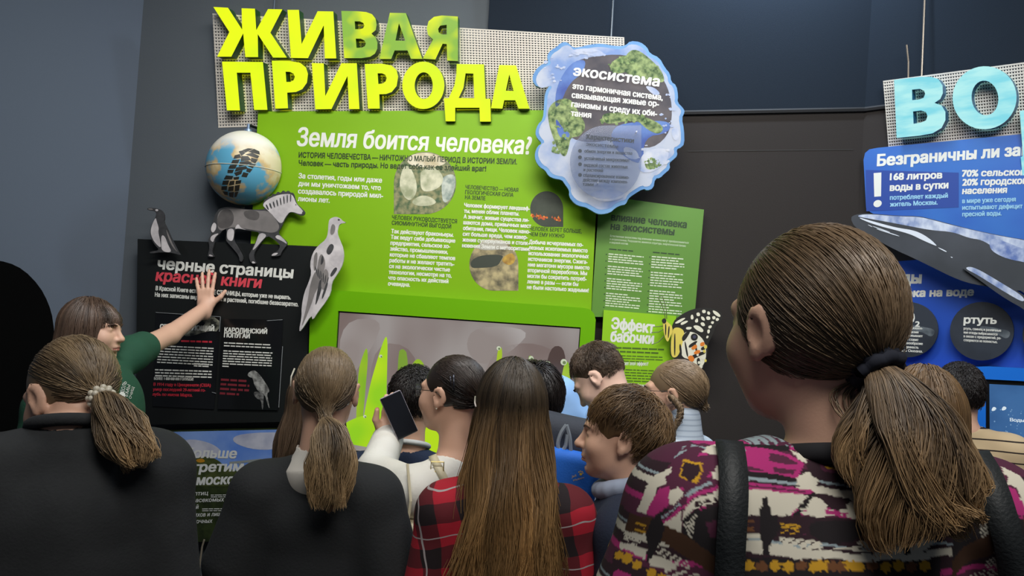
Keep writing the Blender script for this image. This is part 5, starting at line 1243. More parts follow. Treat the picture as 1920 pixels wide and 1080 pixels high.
    def legs(s, m, shoe=None, t=.014, skirt=False):
        S = Solid(); p = s.pel; S_ = s.s
        S.ell(p + N(0, 0, .01), (s.sw * .86 + t, .105 * S_ + t, .13), None, .03)
        for x in (-1, 1):
            hip, kn, an = p + N(x * .085 * S_, 0, -.04), N(x * .095, p[1] + .01, .285 * s.stat), N(x * .10, p[1] - .01, .055 * s.stat)
            S.chain([hip, kn, an], [.082 * S_ + t, .055 * S_ + t, .042 * S_ + t], .03)
        V, Q = S.mesh(.014, False); fast_mesh('trousers', V, Q, m, s.root)
        for x in (-1, 1):
            an = N(x * .10, p[1] - .01, .05); S = Solid(); S.ell(an + N(0, .05, -.005), (.045, .135, .045), None, .01); S.box(an + N(0, .05, -.04), (.046, .135, .0099), .006, None, .01)
            V, Q = S.mesh(.01, False); V[:, 2] = np.maximum(V[:, 2], 0.0); fast_mesh('shoe', V, Q, shoe or mat('shoe_dark', (40, 40, 42), .6), s.root)
        return s
    def top(s, name, m, t=.014, sleeve=1.9, wr=.006, neck=.062, neck_drop=0.0, h=None, colour=None, extra=None, hem=None, wide=1.0, arm=(.047, .040, .032), f=22, belly=0.0, collar=None):
        S = Solid(); s.trunk(S, t, sleeve, wide, arm, hem, belly=belly)
        if extra: extra(S)
        nt = s.head(0, -.022, -.05); ax = (nt - s.nb); ax /= np.linalg.norm(ax)
        if neck: S.cone(s.nb + N(0, .012, -.004 - neck_drop), s.nb + ax * .3, neck * s.s, neck * s.s * 1.25, .012, True)
        if wr:
            w = wrinkle(wr, s.seed, f)
            S.wr = w
        V, Q = S.mesh(h or s.h)
        at_ = {'knit': colour(V)} if colour else None
        s.topo = fast_mesh(name, V, Q, m, s.root, attrs=at_)
        if collar:
            cm, cr, ch = collar; n_ = 28; b = MB(); P = []
            for i in range(n_ + 1):
                a = 2 * math.pi * i / n_; P.append(tuple(s.nb + N(math.sin(a) * (neck * s.s * 1.04 + cr * .3), .012 + math.cos(a) * (neck * s.s * 1.04 + cr * .3), ch - .02 * math.cos(a) - neck_drop)))
            b.tube(P, cr, 8, cap=False); new_local('collar', b, cm, s.root)
        return s
    def bvh(s, o):
        from mathutils.bvhtree import BVHTree
        me = o.data; return BVHTree.FromPolygons([s.Wd(v.co) for v in me.vertices], [p.vertices[:] for p in me.polygons])
def new_local(name, mb, m, parent, smooth=True):
    me = bpy.data.meshes.new(name); me.from_pydata([tuple(v) for v in mb.v], [], [list(f) for f in mb.f])
    for q in (m if isinstance(m, (list, tuple)) else [m]): me.materials.append(q)
    me.polygons.foreach_set('material_index', np.asarray(mb.m, dtype=np.int32)); me.polygons.foreach_set('use_smooth', np.full(len(me.polygons), smooth, dtype=bool)); me.update()
    o = bpy.data.objects.new(name, me); COL.objects.link(o); o.parent = parent; return o
# ================================================================== the people
def W3(px, py, d): return at(px, py, d)
H_BROWN = hair_mat('hair_brown', (44, 34, 26), (128, 104, 82))
H_GUIDE = hair_mat('hair_guide', (40, 29, 23), (116, 92, 76))
H_LIGHT = hair_mat('hair_light', (74, 60, 44), (160, 136, 104), (206, 172, 126))
H_DARK = hair_mat('hair_dark', (18, 14, 12), (62, 50, 44))
H_BLACK = hair_mat('hair_black', (14, 11, 11), (46, 38, 36))
H_OMBRE = hair_mat('hair_ombre', (30, 24, 19), (86, 72, 55), (190, 146, 92))
H_FAIR = hair_mat('hair_fair', (92, 74, 56), (170, 144, 112))
H_CHEST = hair_mat('hair_chestnut', (64, 46, 30), (150, 118, 80))
H_WOMAN = hair_mat('hair_woman', (52, 41, 32), (142, 118, 90), (190, 154, 108))
D_TROUSER = mat('dark_trousers', (34, 36, 44), .85); D_JEANS = mat('blue_jeans', (52, 66, 92), .85)

def glasses(f, m, temple=True, lens=True, r=.0011):
    b = MB()
    if lens:
        for x in (-1, 1):
            P = [tuple(f.head(x * (.033 + .021 * math.cos(a)), .108 - .010 * abs(math.cos(a)) * (1 if math.cos(a) > 0 else 0), -.004 + .018 * math.sin(a))) for a in [i * math.pi / 10 for i in range(21)]]
            b.tube(P, r * f.s, 6, cap=False)
        b.tube([tuple(f.head(-.012, .108, .001)), tuple(f.head(0, .112, .004)), tuple(f.head(.012, .108, .001))], r * f.s, 6)
    for x in (-1, 1):
        b.tube([tuple(f.head(x * .053, .098, .004)), tuple(f.head(x * .080, .075, .004)), tuple(f.head(x * .085, -.002, .004)), tuple(f.head(x * .084, -.022, -.012))], r * f.s, 6)
    o = new_local('glasses', b, m, f.root)
    if lens:
        for x in (-1, 1):
            q = MB(); P = [tuple(f.head(x * (.033 + .0205 * math.cos(a)), .107 - .010 * max(math.cos(a), 0), -.004 + .0175 * math.sin(a))) for a in [i * math.pi / 10 for i in range(20)]]
            q.add(P, [list(range(20))]); g = new_local('lens', q, mat('clear_lens', (210, 220, 224), .05, alpha=.14), o); g.parent = o
    return o
def hand_at(f, i, wrist, xdir, ydir, zdir, curl, side=1, **kw):
    """hand with world directions: x towards the thumb, y out of the back, z along the fingers"""
    Rl = lambda v: f.Rz.T @ N(*v)
    z = Rl(zdir); z /= np.linalg.norm(z); x = Rl(xdir); x -= z * (x @ z); x /= np.linalg.norm(x); y = Rl(ydir); y -= z * (y @ z) + x * (y @ x); y /= np.linalg.norm(y)
    M = np.stack([x, y, z], 1); f.wr[i] = f.L(wrist)
    f.hands[i] = lambda S: hand(S, f.wr[i], M, f.s, side, curl, **kw)
def decal(name, f, o, lines, m, parent=None, off=.003):
    """printing that lies on a garment: each line is (text, x0,y0,x1,y1,h) or (None, polygon)"""
    tree = f.bvh(o); b = MB()
    for ln in lines:
        if ln[0] is None:
            P2 = ln[1]; F = [list(t) for t in tessellate_polygon([[Vector((x, y, 0)) for x, y in P2]])]
        else:
            t_, x0, y0, x1, y1, h = ln; v, F = glyphs(t_, 2, .1); lo, hi = v[:, 0].min(), v[:, 0].max(); L_ = math.hypot(x1 - x0, y1 - y0); u = ((x1 - x0) / L_, (y1 - y0) / L_); w = (u[1], -u[0])
            P2 = [(x0 + u[0] * (a - lo) / (hi - lo) * L_ + w[0] * c / CAPH * h, y0 + u[1] * (a - lo) / (hi - lo) * L_ + w[1] * c / CAPH * h) for a, c in v]
        V = []; last = None
        for x, y in P2:
            d = ray(x, y).normalized(); hit = tree.ray_cast(CAM, d)
            p = hit[0] if hit[0] is not None else last
            if p is None: p = CAM + d * 2.5
            last = p; V.append(p - d * off)
        b.add([f.L(p) for p in V], F)
    return new_local(name, b, m, parent or f.root, False)

# ---- the guide at the black board
f = Fig('person in dark green T-shirt reaching one arm up to the black board', 172, 614, 2.6, -124, hy=34, pitch=0, size=.95, sw=.155, lean=-.085, seed=11, h=.005)
f.sh[0] = f.L(W3(244, 664, 2.74)); f.el[0] = f.L(W3(318, 628, 3.0))
wrist = G.off(.125).hit(385, 578)
hand_at(f, 0, wrist, (1, 0, .1), tuple(G.n), tuple((G.off(.1).hit(386, 505) - wrist)), [[3, 4, 4], [3, 4, 4], [3, 4, 4], [4, 5, 5]], splay=(7, 1, -6, -14), thumb=(.8, -.05, .6), thumb2=(.62, -.1, .8))
f.body(); f.legs(D_JEANS)
m_tee = mat('green_tee', (30, 78, 56), .85, bump=.2, bscale=120)
f.top('t_shirt', m_tee, .020, (.30, .6), .006, .062, h=.006)
Hh = Hair(1).cap(.95, front=.118).loose(.34, 2600, r=.0013, back=lambda z: -.105 if z > -.12 else -.115, wave=.006, freq=1.5, face=48, drop=-.3, part=.0).fringe(700, .088, .012, .066, r=.0012)
Hh.build(f.root, f.X, .95, H_GUIDE)
decal('chest_print', f, f.topo, [('ДОЛЬ', 232, 738, 238, 716, 7), ('ЕМЫ', 239, 744, 245, 722, 6), ('ОЧИЩ', 246, 748, 252, 726, 5), (None, circ(229, 741, 6, 7, 12)), (None, [(226, 752), (236, 749), (240, 756), (232, 760)])], m_white)

# ---- girl in the dark jacket, lower left
f = Fig('person in charcoal jacket and beaded hair tie, head bowed, at the lower left corner', 133, 733, 1.5, 30, hy=32, pitch=26, size=.96, sw=.150, lean=.06, seed=12, h=.005, shoulder=.262, drop=-.105)
f.body(); f.legs(D_TROUSER)
m_jk = mat('charcoal_jacket', (46, 48, 50), .9, rgb2=(38, 40, 42), nscale=14, bump=.2, bscale=200)
f.top('jacket', m_jk, .032, 1.97, .012, .058, f=13, h=.007, hem=.62, belly=.02, collar=(m_jk, .012, .018))
tie = f.px_head(187, 742, 1.435)
Hh = Hair(2).cap(.96).pulled(tie, 2600, .0011, puff=.03)
gd = [f.px_head(187, 742, 1.43), f.px_head(205, 768, 1.40), f.px_head(228, 808, 1.385), f.px_head(258, 850, 1.38), f.px_head(272, 878, 1.38)]
Hh.core(gd, [.012, .026, .032, .026, .012]).tail(gd, [.013, .034, .048, .044, .034], 1100, .0011, wave=.010, freq=1.6, short=.45)
Hh.build(f.root, f.X, .96, H_LIGHT)
b = MB(); tp = N(*tie)
ax = gd[1] - gd[0]; ax /= np.linalg.norm(ax); u1 = np.cross(ax, N(0, 0, 1)); u1 /= np.linalg.norm(u1); u2 = np.cross(ax, u1)
for ring_ in range(2):
    for k in range(11):
        a = 2 * math.pi * (k + ring_ * .5) / 11; q = tp + ax * (.004 + .011 * ring_) + (u1 * math.cos(a) + u2 * math.sin(a)) * (.0215)
        b.sphere(tuple(f.head(*q)), .0062, 10, 6)
new_local('bead_hair_tie', b, mat('pearl_bead', (206, 198, 180), .3), f.root)

# ---- girl hidden behind the black-shirted girl
f = Fig('person in maroon top, mostly hidden behind the person in loose black top', 596, 748, 2.2, -6, size=.93, sw=.135, seed=14, h=.008)
f.body(eyes=False); f.legs(D_TROUSER)
f.top('sweatshirt', mat('maroon_sweatshirt', (44, 30, 34), .9), .02, 1.9, .008, .06)
Hair(4).cap(.93, cut=False, grow=1.02).loose(.25, 2200, .0014, back=lambda z: -.12, wave=.020, freq=1.6, face=50, spread=.10, drop=-.45).build(f.root, f.X, .93, H_BROWN)

# ---- girl in black with the light collar
f = Fig('person in loose black top over a light collar, seen from behind', 612, 727, 1.9, 4, hy=4, pitch=2, size=.96, sw=.132, seed=13, h=.006)
for i, x in enumerate((-1, 1)): f.el[i] = f.sh[i] + N(x * .075, -.01, -.27)
f.body(); f.legs(D_TROUSER)
m_bt = mat('black_top', (34, 36, 38), .9, bump=.2, bscale=160)
f.top('black_top', m_bt, .030, (.62, 1.2), .009, .064, neck_drop=.012, f=12, h=.007, arm=(.05, .062, .06), belly=.02, hem=.75)
m_coll = mat('cream_blouse', (212, 206, 196), .8)
S = Solid(); S.cone(f.nb + N(0, 0, -.03), f.nb + N(0, .012, .020), .086, .060, .01); S.cone(f.nb + N(0, .012, .015), f.nb + N(0, .012, .08), .054, .056, .006, True); V, Q = S.mesh(.006); fast_mesh('blouse_collar', V, Q, m_coll, f.root)
for i in (0, 1):
    S = Solid(); S.chain([f.sh[i] + (f.el[i] - f.sh[i]) * .5, f.el[i], f.wr[i]], [.060, .058, .042], .01); S.wr = wrinkle(.006, 5, 20); V, Q = S.mesh(.008); fast_mesh('sleeve', V, Q, mat('beige_sleeve', (150, 136, 124), .85), f.root)
tie = f.px_head(610, 790, 1.79)
Hh = Hair(3).cap(.96).pulled(tie, 3000, .0011, puff=.02)
gd = [f.px_head(610, 788, 1.785), f.px_head(618, 815, 1.755), f.px_head(622, 860, 1.735), f.px_head(618, 910, 1.725), f.px_head(616, 962, 1.725)]
Hh.core(gd, [.012, .03, .036, .03, .014]).tail(gd, [.013, .045, .062, .058, .050], 1700, .0011, wave=.014, freq=1.7, short=.45)
Hh.build(f.root, f.X, .96, H_LIGHT)
b = MB(); b.tube([tuple(f.head(-.088, .02, .045)), tuple(f.head(-.092, .0, .025)), tuple(f.head(-.090, -.014, .0))], .0022, 6); new_local('hair_slide', b, mat('pale_slide', (196, 190, 176), .3), f.root)

# ---- boy behind the phone
f = Fig('person in navy jacket facing the screen, straight behind the raised phone', 777, 746, 2.5, -4, size=.92, sw=.155, seed=15, h=.007)
f.body(eyes=False); f.legs(D_TROUSER); m_nv = mat('navy_cloth', (26, 40, 66), .9, bump=.15, bscale=160)
f.top('jacket', m_nv, .022, 1.95, .008, .060, collar=(mat('white_collar', (206, 208, 206), .8), .009, .018))
Hair(5).cap(.92).cropped(.035, 3600, .0013, lift=.3, back_len=.5).build(f.root, f.X, .92, H_BLACK)

# ---- girl in white with glasses and the phone
f = Fig('person in white blouse and glasses holding up a dark phone', 848, 733, 2.15, 46, hy=12, pitch=2, size=.95, sw=.142, seed=16, h=.005)
f.el[0] = f.L(W3(703, 886, 2.2)); wr_ = W3(727, 822, 2.33)
hand_at(f, 0, wr_, (-.92, 0, .30), (0, 1, .1), (.16, .05, .98), [[14, 40, 62], [14, 40, 62], [14, 42, 62], [14, 44, 60]], splay=(2, 4, 6, 8), thumb=(.42, -.55, .72), thumb2=(.05, -.25, .97))
f.body(); f.legs(D_TROUSER)
m_wb = mat('white_blouse', (224, 222, 214), .8, bump=.15, bscale=120)
f.top('blouse', m_wb, .018, 1.95, .010, .060, f=14, belly=.015, h=.006)
tie = (0.0, -.118, -.035)
Hh = Hair(6).cap(.95).pulled(tie, 3000, .0011, puff=.015)
for k in range(5): Hh.tail([(math.cos(a) * .026, -.125 - .012 * (k % 2), -.035 + math.sin(a) * .026) for a in [k * 1.25 + j * .45 for j in range(7)]], [.010, .014, .012], 140, .0011, wave=.002, short=.1)
Hh.build(f.root, f.X, .95, H_DARK)
b = MB(); b.tube([tuple(f.head(-.076, -.058, .055)), tuple(f.head(-.078, -.062, .028)), tuple(f.head(-.079, -.062, .010))], .0028, 6); b.tube([tuple(f.head(-.080, -.05, .05)), tuple(f.head(-.082, -.055, .02))], .002, 6); new_local('hair_clip', b, mat('dark_clip', (60, 62, 70), .2, .6), f.root)
glasses(f, mat('dark_frame', (40, 36, 36), .3))
b = MB(); b.sphere(tuple(f.head(-.080, -.004, -.047)), .0026, 8, 6); new_local('ear_stud', b, mat('pearl_bead', (206, 198, 180), .3), f.root)
ph = W3(748, 778, 2.285); Mp = Matrix.Rotation(R(12), 3, 'Z') @ Matrix.Rotation(R(-27), 3, 'Y') @ Matrix.Rotation(R(-4), 3, 'X')
phone = empty('smartphone', ph, 'dark smartphone held up by the person in white blouse', 'phone')
S = Solid(); S.box((0, 0, 0), (.034, .0052, .069), .005, None); V, Q = S.mesh(.003); V = V @ np.array(Mp).T; fast_mesh('case', V, Q, mat('phone_case', (168, 158, 172), .4), phone)
S = Solid(); S.box((0.001, -.0052, 0), (.0325, .0015, .0672), .0012, None); V, Q = S.mesh(.002); V = V @ np.array(Mp).T; fast_mesh('front_glass', V, Q, mat('phone_glass', (30, 32, 38), .15), phone)
# cream strap with a buckle over her shoulder
def strap_on(f, pts, half, thick, m, name, parent, off=.006, tree=None):
    """a flat band lying on a garment, laid along sight-line points (px, py, half width in pixels)"""
    tree = tree or f.bvh(f.topo); C = []
    for (x, y) in pts:
        d = ray(x, y).normalized(); h = tree.ray_cast(CAM, d); C.append((h[0], h[1]) if h[0] is not None else None)
    C = [c for c in C if c is not None]; V = []; F = []
    PP = bez([tuple(c[0]) for c in C], len(C) * 4); NN = bez([tuple(c[1]) for c in C], len(C) * 4); C = [(Vector(p), Vector(n).normalized()) for p, n in zip(PP, NN)]
    for i, (p, n) in enumerate(C):
        t_ = (C[min(i + 1, len(C) - 1)][0] - C[max(i - 1, 0)][0]).normalized(); n = (CAM - p).normalized() * .5 + n * .5 if n.dot(CAM - p) > 0 else -n; n = (n - t_ * n.dot(t_)).normalized(); w = t_.cross(n)
        for sx, so in ((-1, off), (1, off), (1, off + thick), (-1, off + thick)): V.append(p + w * half * sx + n * so)
    for i in range(len(C) - 1):
        for k in range(4): F.append([i * 4 + k, i * 4 + (k + 1) % 4, i * 4 + 4 + (k + 1) % 4, i * 4 + 4 + k])
    F += [[3, 2, 1, 0], [len(V) - 4, len(V) - 3, len(V) - 2, len(V) - 1]]
    o = new_obj(name, V, F, m, parent, None, True); return o, C[::4]
bag = empty('shoulder_bag', f.Wd((-.10, -.30, 0.80)), 'cream shoulder bag on buckled strap behind the white blouse', 'bag')
m_cream = mat('cream_leather', (206, 196, 166), .5)
st_, C_ = strap_on(f, [(795, 826), (802, 838), (812, 858), (822, 880), (834, 905), (846, 935)], .011, .003, m_cream, 'strap', bag)
b = MB(); q0 = C_[1][0]; d_ = (CAM - q0).normalized(); bx = d_.cross(Vector((0, 0, 1))).normalized(); by = bx.cross(d_)
P = [q0 + d_ * .014 + bx * (sx * .017) + by * (sy * .013) for sx, sy in ((-1, -1), (1, -1), (1, 1), (-1, 1), (-1, -1))]
b.tube(P, .0022, 6); o = b.build('buckle', mat('brass_buckle', (186, 166, 108), .3, .7)); attach(o, bag)
P = [W3(764, 870, 1.98), W3(770, 940, 1.94), W3(762, 1000, 1.93)]; b = MB(); b.tube(P, .004, 6); o = b.build('strap', m_cream); attach(o, bag)
S = Solid(); c_ = W3(752, 1010, 1.99); S.box((0, 0, 0), (.06, .035, .05), .02, None); V, Q = S.mesh(.008); o = fast_mesh('bag_body', V + N(*c_), Q, m_cream); attach(o, bag)

# ---- girl in the plaid shirt
f = Fig('person in red and black plaid shirt, front middle, seen from behind', 958, 752, 1.85, 6, hy=4, size=.97, sw=.148, seed=17, h=.007)
f.body(); f.legs(D_JEANS)
def plaid_mat():
    m = bpy.data.materials.new('red_plaid'); m.use_nodes = True; nt = m.node_tree; b = nt.nodes['Principled BSDF']; b.inputs['Roughness'].default_value = .9
    tc = nt.nodes.new('ShaderNodeTexCoord'); nz = nt.nodes.new('ShaderNodeTexNoise'); nz.inputs['Scale'].default_value = 7
    nt.links.new(tc.outputs['Object'], nz.inputs['Vector'])
    vm = nt.nodes.new('ShaderNodeVectorMath'); vm.operation = 'MULTIPLY_ADD'; vm.inputs[1].default_value = (.05, .05, .05); nt.links.new(nz.outputs['Color'], vm.inputs[0]); nt.links.new(tc.outputs['Object'], vm.inputs[2])
    mp = nt.nodes.new('ShaderNodeMapping'); mp.inputs['Rotation'].default_value = (0, R(9), 0); nt.links.new(vm.outputs[0], mp.inputs[0])
    sp = nt.nodes.new('ShaderNodeSeparateXYZ'); nt.links.new(mp.outputs[0], sp.inputs[0])
    def M(op, a, b_=None):
        n = nt.nodes.new('ShaderNodeMath'); n.operation = op
        for i, v in enumerate((a, b_)):
            if v is None: continue
            if isinstance(v, (int, float)): n.inputs[i].default_value = v
            else: nt.links.new(v, n.inputs[i])
        return n.outputs[0]
    def band(c, per, duty, ph): return M('LESS_THAN', M('FRACT', M('ADD', M('MULTIPLY', c, 1 / per), ph)), duty)
    x, z = sp.outputs['X'], sp.outputs['Z']
    d = M('ADD', band(x, .105, .45, .1), band(z, .105, .45, .3))
    thin = M('MAXIMUM', band(x, .21, .018, .02), band(z, .105, .030, .62))
    r = nt.nodes.new('ShaderNodeValToRGB'); r.color_ramp.interpolation = 'CONSTANT'; e = r.color_ramp.elements; e[0].position = 0; e[0].color = (*srgb((172, 24, 44)), 1); e[1].position = .25; e[1].color = (*srgb((96, 20, 30)), 1); k = e.new(.75); k.color = (*srgb((30, 18, 22)), 1)
    nt.links.new(M('MULTIPLY', d, .5), r.inputs[0]); mx = nt.nodes.new('ShaderNodeMix'); mx.data_type = 'RGBA'; nt.links.new(thin, mx.inputs[0]); nt.links.new(r.outputs[0], mx.inputs[6]); mx.inputs[7].default_value = (*srgb((170, 160, 160)), 1)
    nt.links.new(mx.outputs[2], b.inputs['Base Color']); return m
m_pl = plaid_mat()
f.top('plaid_shirt', m_pl, .026, 1.95, .012, .060, f=13, h=.007, belly=.02, collar=(m_pl, .014, .022))
Hh = Hair(7).cap(.97).loose(.60, 5200, .0012, npt=22, back=lambda z: -.125 if z > -.16 else -.15 - .02 * min(1, (-.16 - z) / .12), wave=.020, freq=1.0, face=44, spread=.12, drop=-.35, short=.5, part=.15).loose(.55, 1500, .0011, npt=22, back=lambda z: -.13 if z > -.16 else -.16 - .02 * min(1, (-.16 - z) / .12), wave=.040, freq=1.4, face=46, spread=.24, drop=-.35, short=.6, part=.1)
Hh.build(f.root, f.X, .97, H_OMBRE)
b = MB(); b.tube([tuple(f.head(-.088, .03, .004)), tuple(f.head(-.096, -.028, -.004)), tuple(f.head(-.095, -.045, -.012))], .0022, 6); new_local('glasses', b, mat('pale_frame', (206, 196, 190), .3), f.root)

# ---- dark-haired pupil with the backpack, and the bent pupil in light blue
f = Fig('person with white collar and dark grey backpack, beyond the plaid shirt', 1004, 742, 2.4, 5, size=.94, sw=.135, seed=18, h=.008)
f.body(eyes=False); f.legs(D_TROUSER); f.top('shirt', mat('white_shirt', (206, 210, 214), .85), .02, 1.9, .008, .060, collar=(mat('white_collar', (206, 208, 206), .8), .013, .026))
Hair(8).cap(.93, low=-.075).cropped(.07, 3000, .0014, lift=.15, mess=.1).build(f.root, f.X, .93, H_BLACK)
bp = empty('backpack', W3(1060, 1000, 2.23), 'dark grey backpack with bright blue pocket, left of the navy sweatshirt', 'backpack')
m_bk = mat('backpack_grey', (52, 56, 66), .8, bump=.2, bscale=200)
ct = W3(1046, 862, 2.225); S = Solid(); S.box((0, 0, 0), (.105, .07, .135), .05, rot(0, 9, 0)); S.wr = wrinkle(.004, 3, 18); V, Q = S.mesh(.007); o = fast_mesh('main_pack', V + N(*ct), Q, m_bk); attach(o, bp)
ct2 = W3(1063, 900, 2.135); S = Solid(); S.box((0, 0, 0), (.088, .03, .085), .028, rot(0, 9, 0)); S.wr = wrinkle(.004, 4, 20); V, Q = S.mesh(.006); o = fast_mesh('front_pocket', V + N(*ct2), Q, mat('backpack_blue', (34, 112, 220), .7, bump=.15, bscale=200)); attach(o, bp); pocket = o
for k in range(2):
    P = [W3(*q, 2.13) for q in (((1062, 797), (1052, 812), (1046, 832), (1050, 846), (1060, 838), (1064, 815)) if k == 0 else ((1062, 797), (1068, 820), (1070, 845)))]
    b = MB(); b.tube([tuple(p) for p in bez([tuple(p) for p in P], 18)], .006, 6); o = b.build('webbing_loop', mat('webbing_grey', (132, 140, 150), .8)); attach(o, bp)
pocket_root = type('o', (), {})()
from mathutils.bvhtree import BVHTree
tr = BVHTree.FromPolygons([pocket.matrix_world @ v.co for v in pocket.data.vertices], [p.vertices[:] for p in pocket.data.polygons])
b = MB(); v, F = glyphs('Jack', 2, 0)
def onp(x, y):
    h = tr.ray_cast(CAM, ray(x, y).normalized()); return (h[0] if h[0] is not None else W3(x, y, 2.1)) - ray(x, y).normalized() * .003
for t_, x0, y0, x1, y1, h_ in (('Jack', 1072, 896, 1081, 893, 5), ('Wolfskin', 1074, 903, 1095, 897, 4)):
    v, F = glyphs(t_, 1, 0); lo, hi = v[:, 0].min(), v[:, 0].max(); b.add([onp(x0 + (x1 - x0) * (a - lo) / (hi - lo), y0 + (y1 - y0) * (a - lo) / (hi - lo) - c / CAPH * h_) for a, c in v], F)
for (cx_, cy_, rr) in ((1089, 889, 2.6), (1085.5, 885, 1.2), (1088.5, 883.5, 1.2), (1091.5, 884.5, 1.2), (1093, 887, 1.1)): b.add([onp(*q) for q in circ(cx_, cy_, rr, n=10)], [list(range(10))])
o = b.build('pocket_print', mat('yellow_print', (232, 196, 60), .6)); attach(o, bp)

f = Fig('person in light blue shirt bending forward at the screen', 985, 800, 2.9, 40, pitch=40, size=.93, sw=.16, seed=19, h=.009)
back_ = f.L(W3(1040, 757, 2.93)); pel = f.L(W3(1072, 905, 2.93)); mid = (back_ + pel) / 2 + N(0, -.02, .03)
S = Solid(); add_head(S, f.X, .93); S.cone(f.head(0, -.02, -.05), back_, .05, .06, .03); S.chain([back_, mid, pel], [.09, .10, .12], .03)
kn, an = N(pel[0] + .0, pel[1], .38), N(pel[0], pel[1], .05)
for x in (-.08, .08): S.chain([pel + N(x, 0, 0), kn + N(x, 0, 0), an + N(x, 0, 0)], [.07, .05, .035], .02); S.cone(an + N(x, 0, -.02), an + N(x, .13, -.03), .03, .02)
V, Q = S.mesh(.009); f.bodyo = fast_mesh('body', V, Q, SKIN, f.root)
S = Solid(); S.chain([back_, mid, pel], [.115, .13, .14], .03); S.cone(back_ + N(-.06, 0, 0), back_ + N(-.12, .1, -.26), .07, .05, .03); S.cone(back_ + N(.06, 0, 0), back_ + N(.1, .12, -.26), .07, .05, .03); S.wr = wrinkle(.008, 6, 14); V, Q = S.mesh(.009); fast_mesh('shirt', V, Q, mat('light_blue_shirt', (150, 190, 240), .85), f.root)
S = Solid(); S.ell(pel, (.14, .13, .12), None, .02)
for x in (-.08, .08): S.chain([pel + N(x, 0, 0), kn + N(x, 0, 0), an + N(x, 0, 0)], [.09, .07, .055], .03)
V, Q = S.mesh(.014, False); fast_mesh('trousers', V, Q, D_TROUSER, f.root)
Hair(9).cap(.93).cropped(.05, 1500, .0014).build(f.root, f.X, .93, H_BLACK)
for x in (-.08, .08):
    S = Solid(); S.box(an + N(x, .05, -.01), (.045, .13, .035), .03, None, .01); V, Q = S.mesh(.012, False); V[:, 2] = np.maximum(V[:, 2], 0); fast_mesh('shoe', V, Q, mat('shoe_dark', (40, 40, 42), .6), f.root)

# ---- boy with cropped hair, looking down
f = Fig('person in slate shirt with bare neck, head bent down beside the screen', 1120, 704, 2.62, 58, hy=8, pitch=48, size=.95, sw=.14, lean=.11, seed=20, h=.005, skin=SKIN_PALE)
f.body(female=False); f.legs(D_TROUSER); f.top('shirt', mat('slate_shirt', (92, 116, 150), .85), .02, 1.9, .006, .064, neck_drop=.03)
Hair(10).cap(.95, grow=.972, low=-.068, front=.112).cropped(.022, 2600, .0010, lift=.35, low=.30, mess=.15).cropped(.006, 5200, .0010, lift=.2, low=-.62, npt=4).build(f.root, f.X, .95, hair_mat('hair_crop', (52, 40, 32), (112, 92, 74)))

# ---- girl with the braid
f = Fig('person in pale blue ribbed turtleneck and thin glasses, in profile', 1264, 733, 2.32, 55, hy=10, pitch=4, size=.89, sw=.145, seed=21, h=.005, drop=-.035)
f.body(); f.legs(D_JEANS)
def rib_mat(name, c1, c2, per, axis='Z', duty=.5, warp=.0):
    m = bpy.data.materials.new(name); m.use_nodes = True; nt = m.node_tree; b = nt.nodes['Principled BSDF']; b.inputs['Roughness'].default_value = .9
    tc = nt.nodes.new('ShaderNodeTexCoord'); sp = nt.nodes.new('ShaderNodeSeparateXYZ'); nt.links.new(tc.outputs['Object'], sp.inputs[0])
    mu = nt.nodes.new('ShaderNodeMath'); mu.operation = 'MULTIPLY'; mu.inputs[1].default_value = 1 / per; nt.links.new(sp.outputs[axis], mu.inputs[0])
    fr = nt.nodes.new('ShaderNodeMath'); fr.operation = 'FRACT'; nt.links.new(mu.outputs[0], fr.inputs[0])
    lt = nt.nodes.new('ShaderNodeMath'); lt.operation = 'LESS_THAN'; lt.inputs[1].default_value = duty; nt.links.new(fr.outputs[0], lt.inputs[0])
    mx = nt.nodes.new('ShaderNodeMix'); mx.data_type = 'RGBA'; nt.links.new(lt.outputs[0], mx.inputs[0]); mx.inputs[6].default_value = (*srgb(c1), 1); mx.inputs[7].default_value = (*srgb(c2), 1); nt.links.new(mx.outputs[2], b.inputs['Base Color']); MATS[name] = m; return m
m_rib = rib_mat('ribbed_knit', (196, 208, 222), (168, 182, 200), .016, duty=.3)
nb_ = f.nb
f.top('turtleneck', m_rib, .022, 1.9, .008, 0, f=14, extra=lambda S: S.cone(nb_ + N(0, 0, -.02), nb_ + (f.head(0, -.02, -.06) - nb_) * .62, .064, .058, .02))
tie = (0.02, -.100, -.055)
Hh = Hair(11).cap(.89).pulled(tie, 2600, .0012, puff=.03)
def braid(Hh, pts, rad, n=70):
    Gd = bez(pts, n); T = np.gradient(Gd, axis=0); T /= np.linalg.norm(T, axis=1, keepdims=True)
    A = np.cross(T, N(0, 1, .2)); A /= np.linalg.norm(A, axis=1, keepdims=True); B = np.cross(T, A); u = np.linspace(0, 1, n)
    for k in range(3):
        a = u * 26 + k * 2.094; c = Gd + A * (np.sin(a) * rad * .8)[:, None] + B * (np.sin(2 * a) * rad * .45)[:, None]
        Hh.tail(c, [rad * .7, rad * .75, rad * .5], 60, .0009, npt=46, wave=.0, short=.04)
braid(Hh, [f.px_head(1256, 744, 2.235), f.px_head(1266, 752, 2.225), f.px_head(1276, 768, 2.225), f.px_head(1272, 788, 2.225), f.px_head(1262, 806, 2.225)], .010)
Hh.build(f.root, f.X, .89, H_FAIR)
glasses(f, mat('dark_frame', (40, 36, 36), .3))

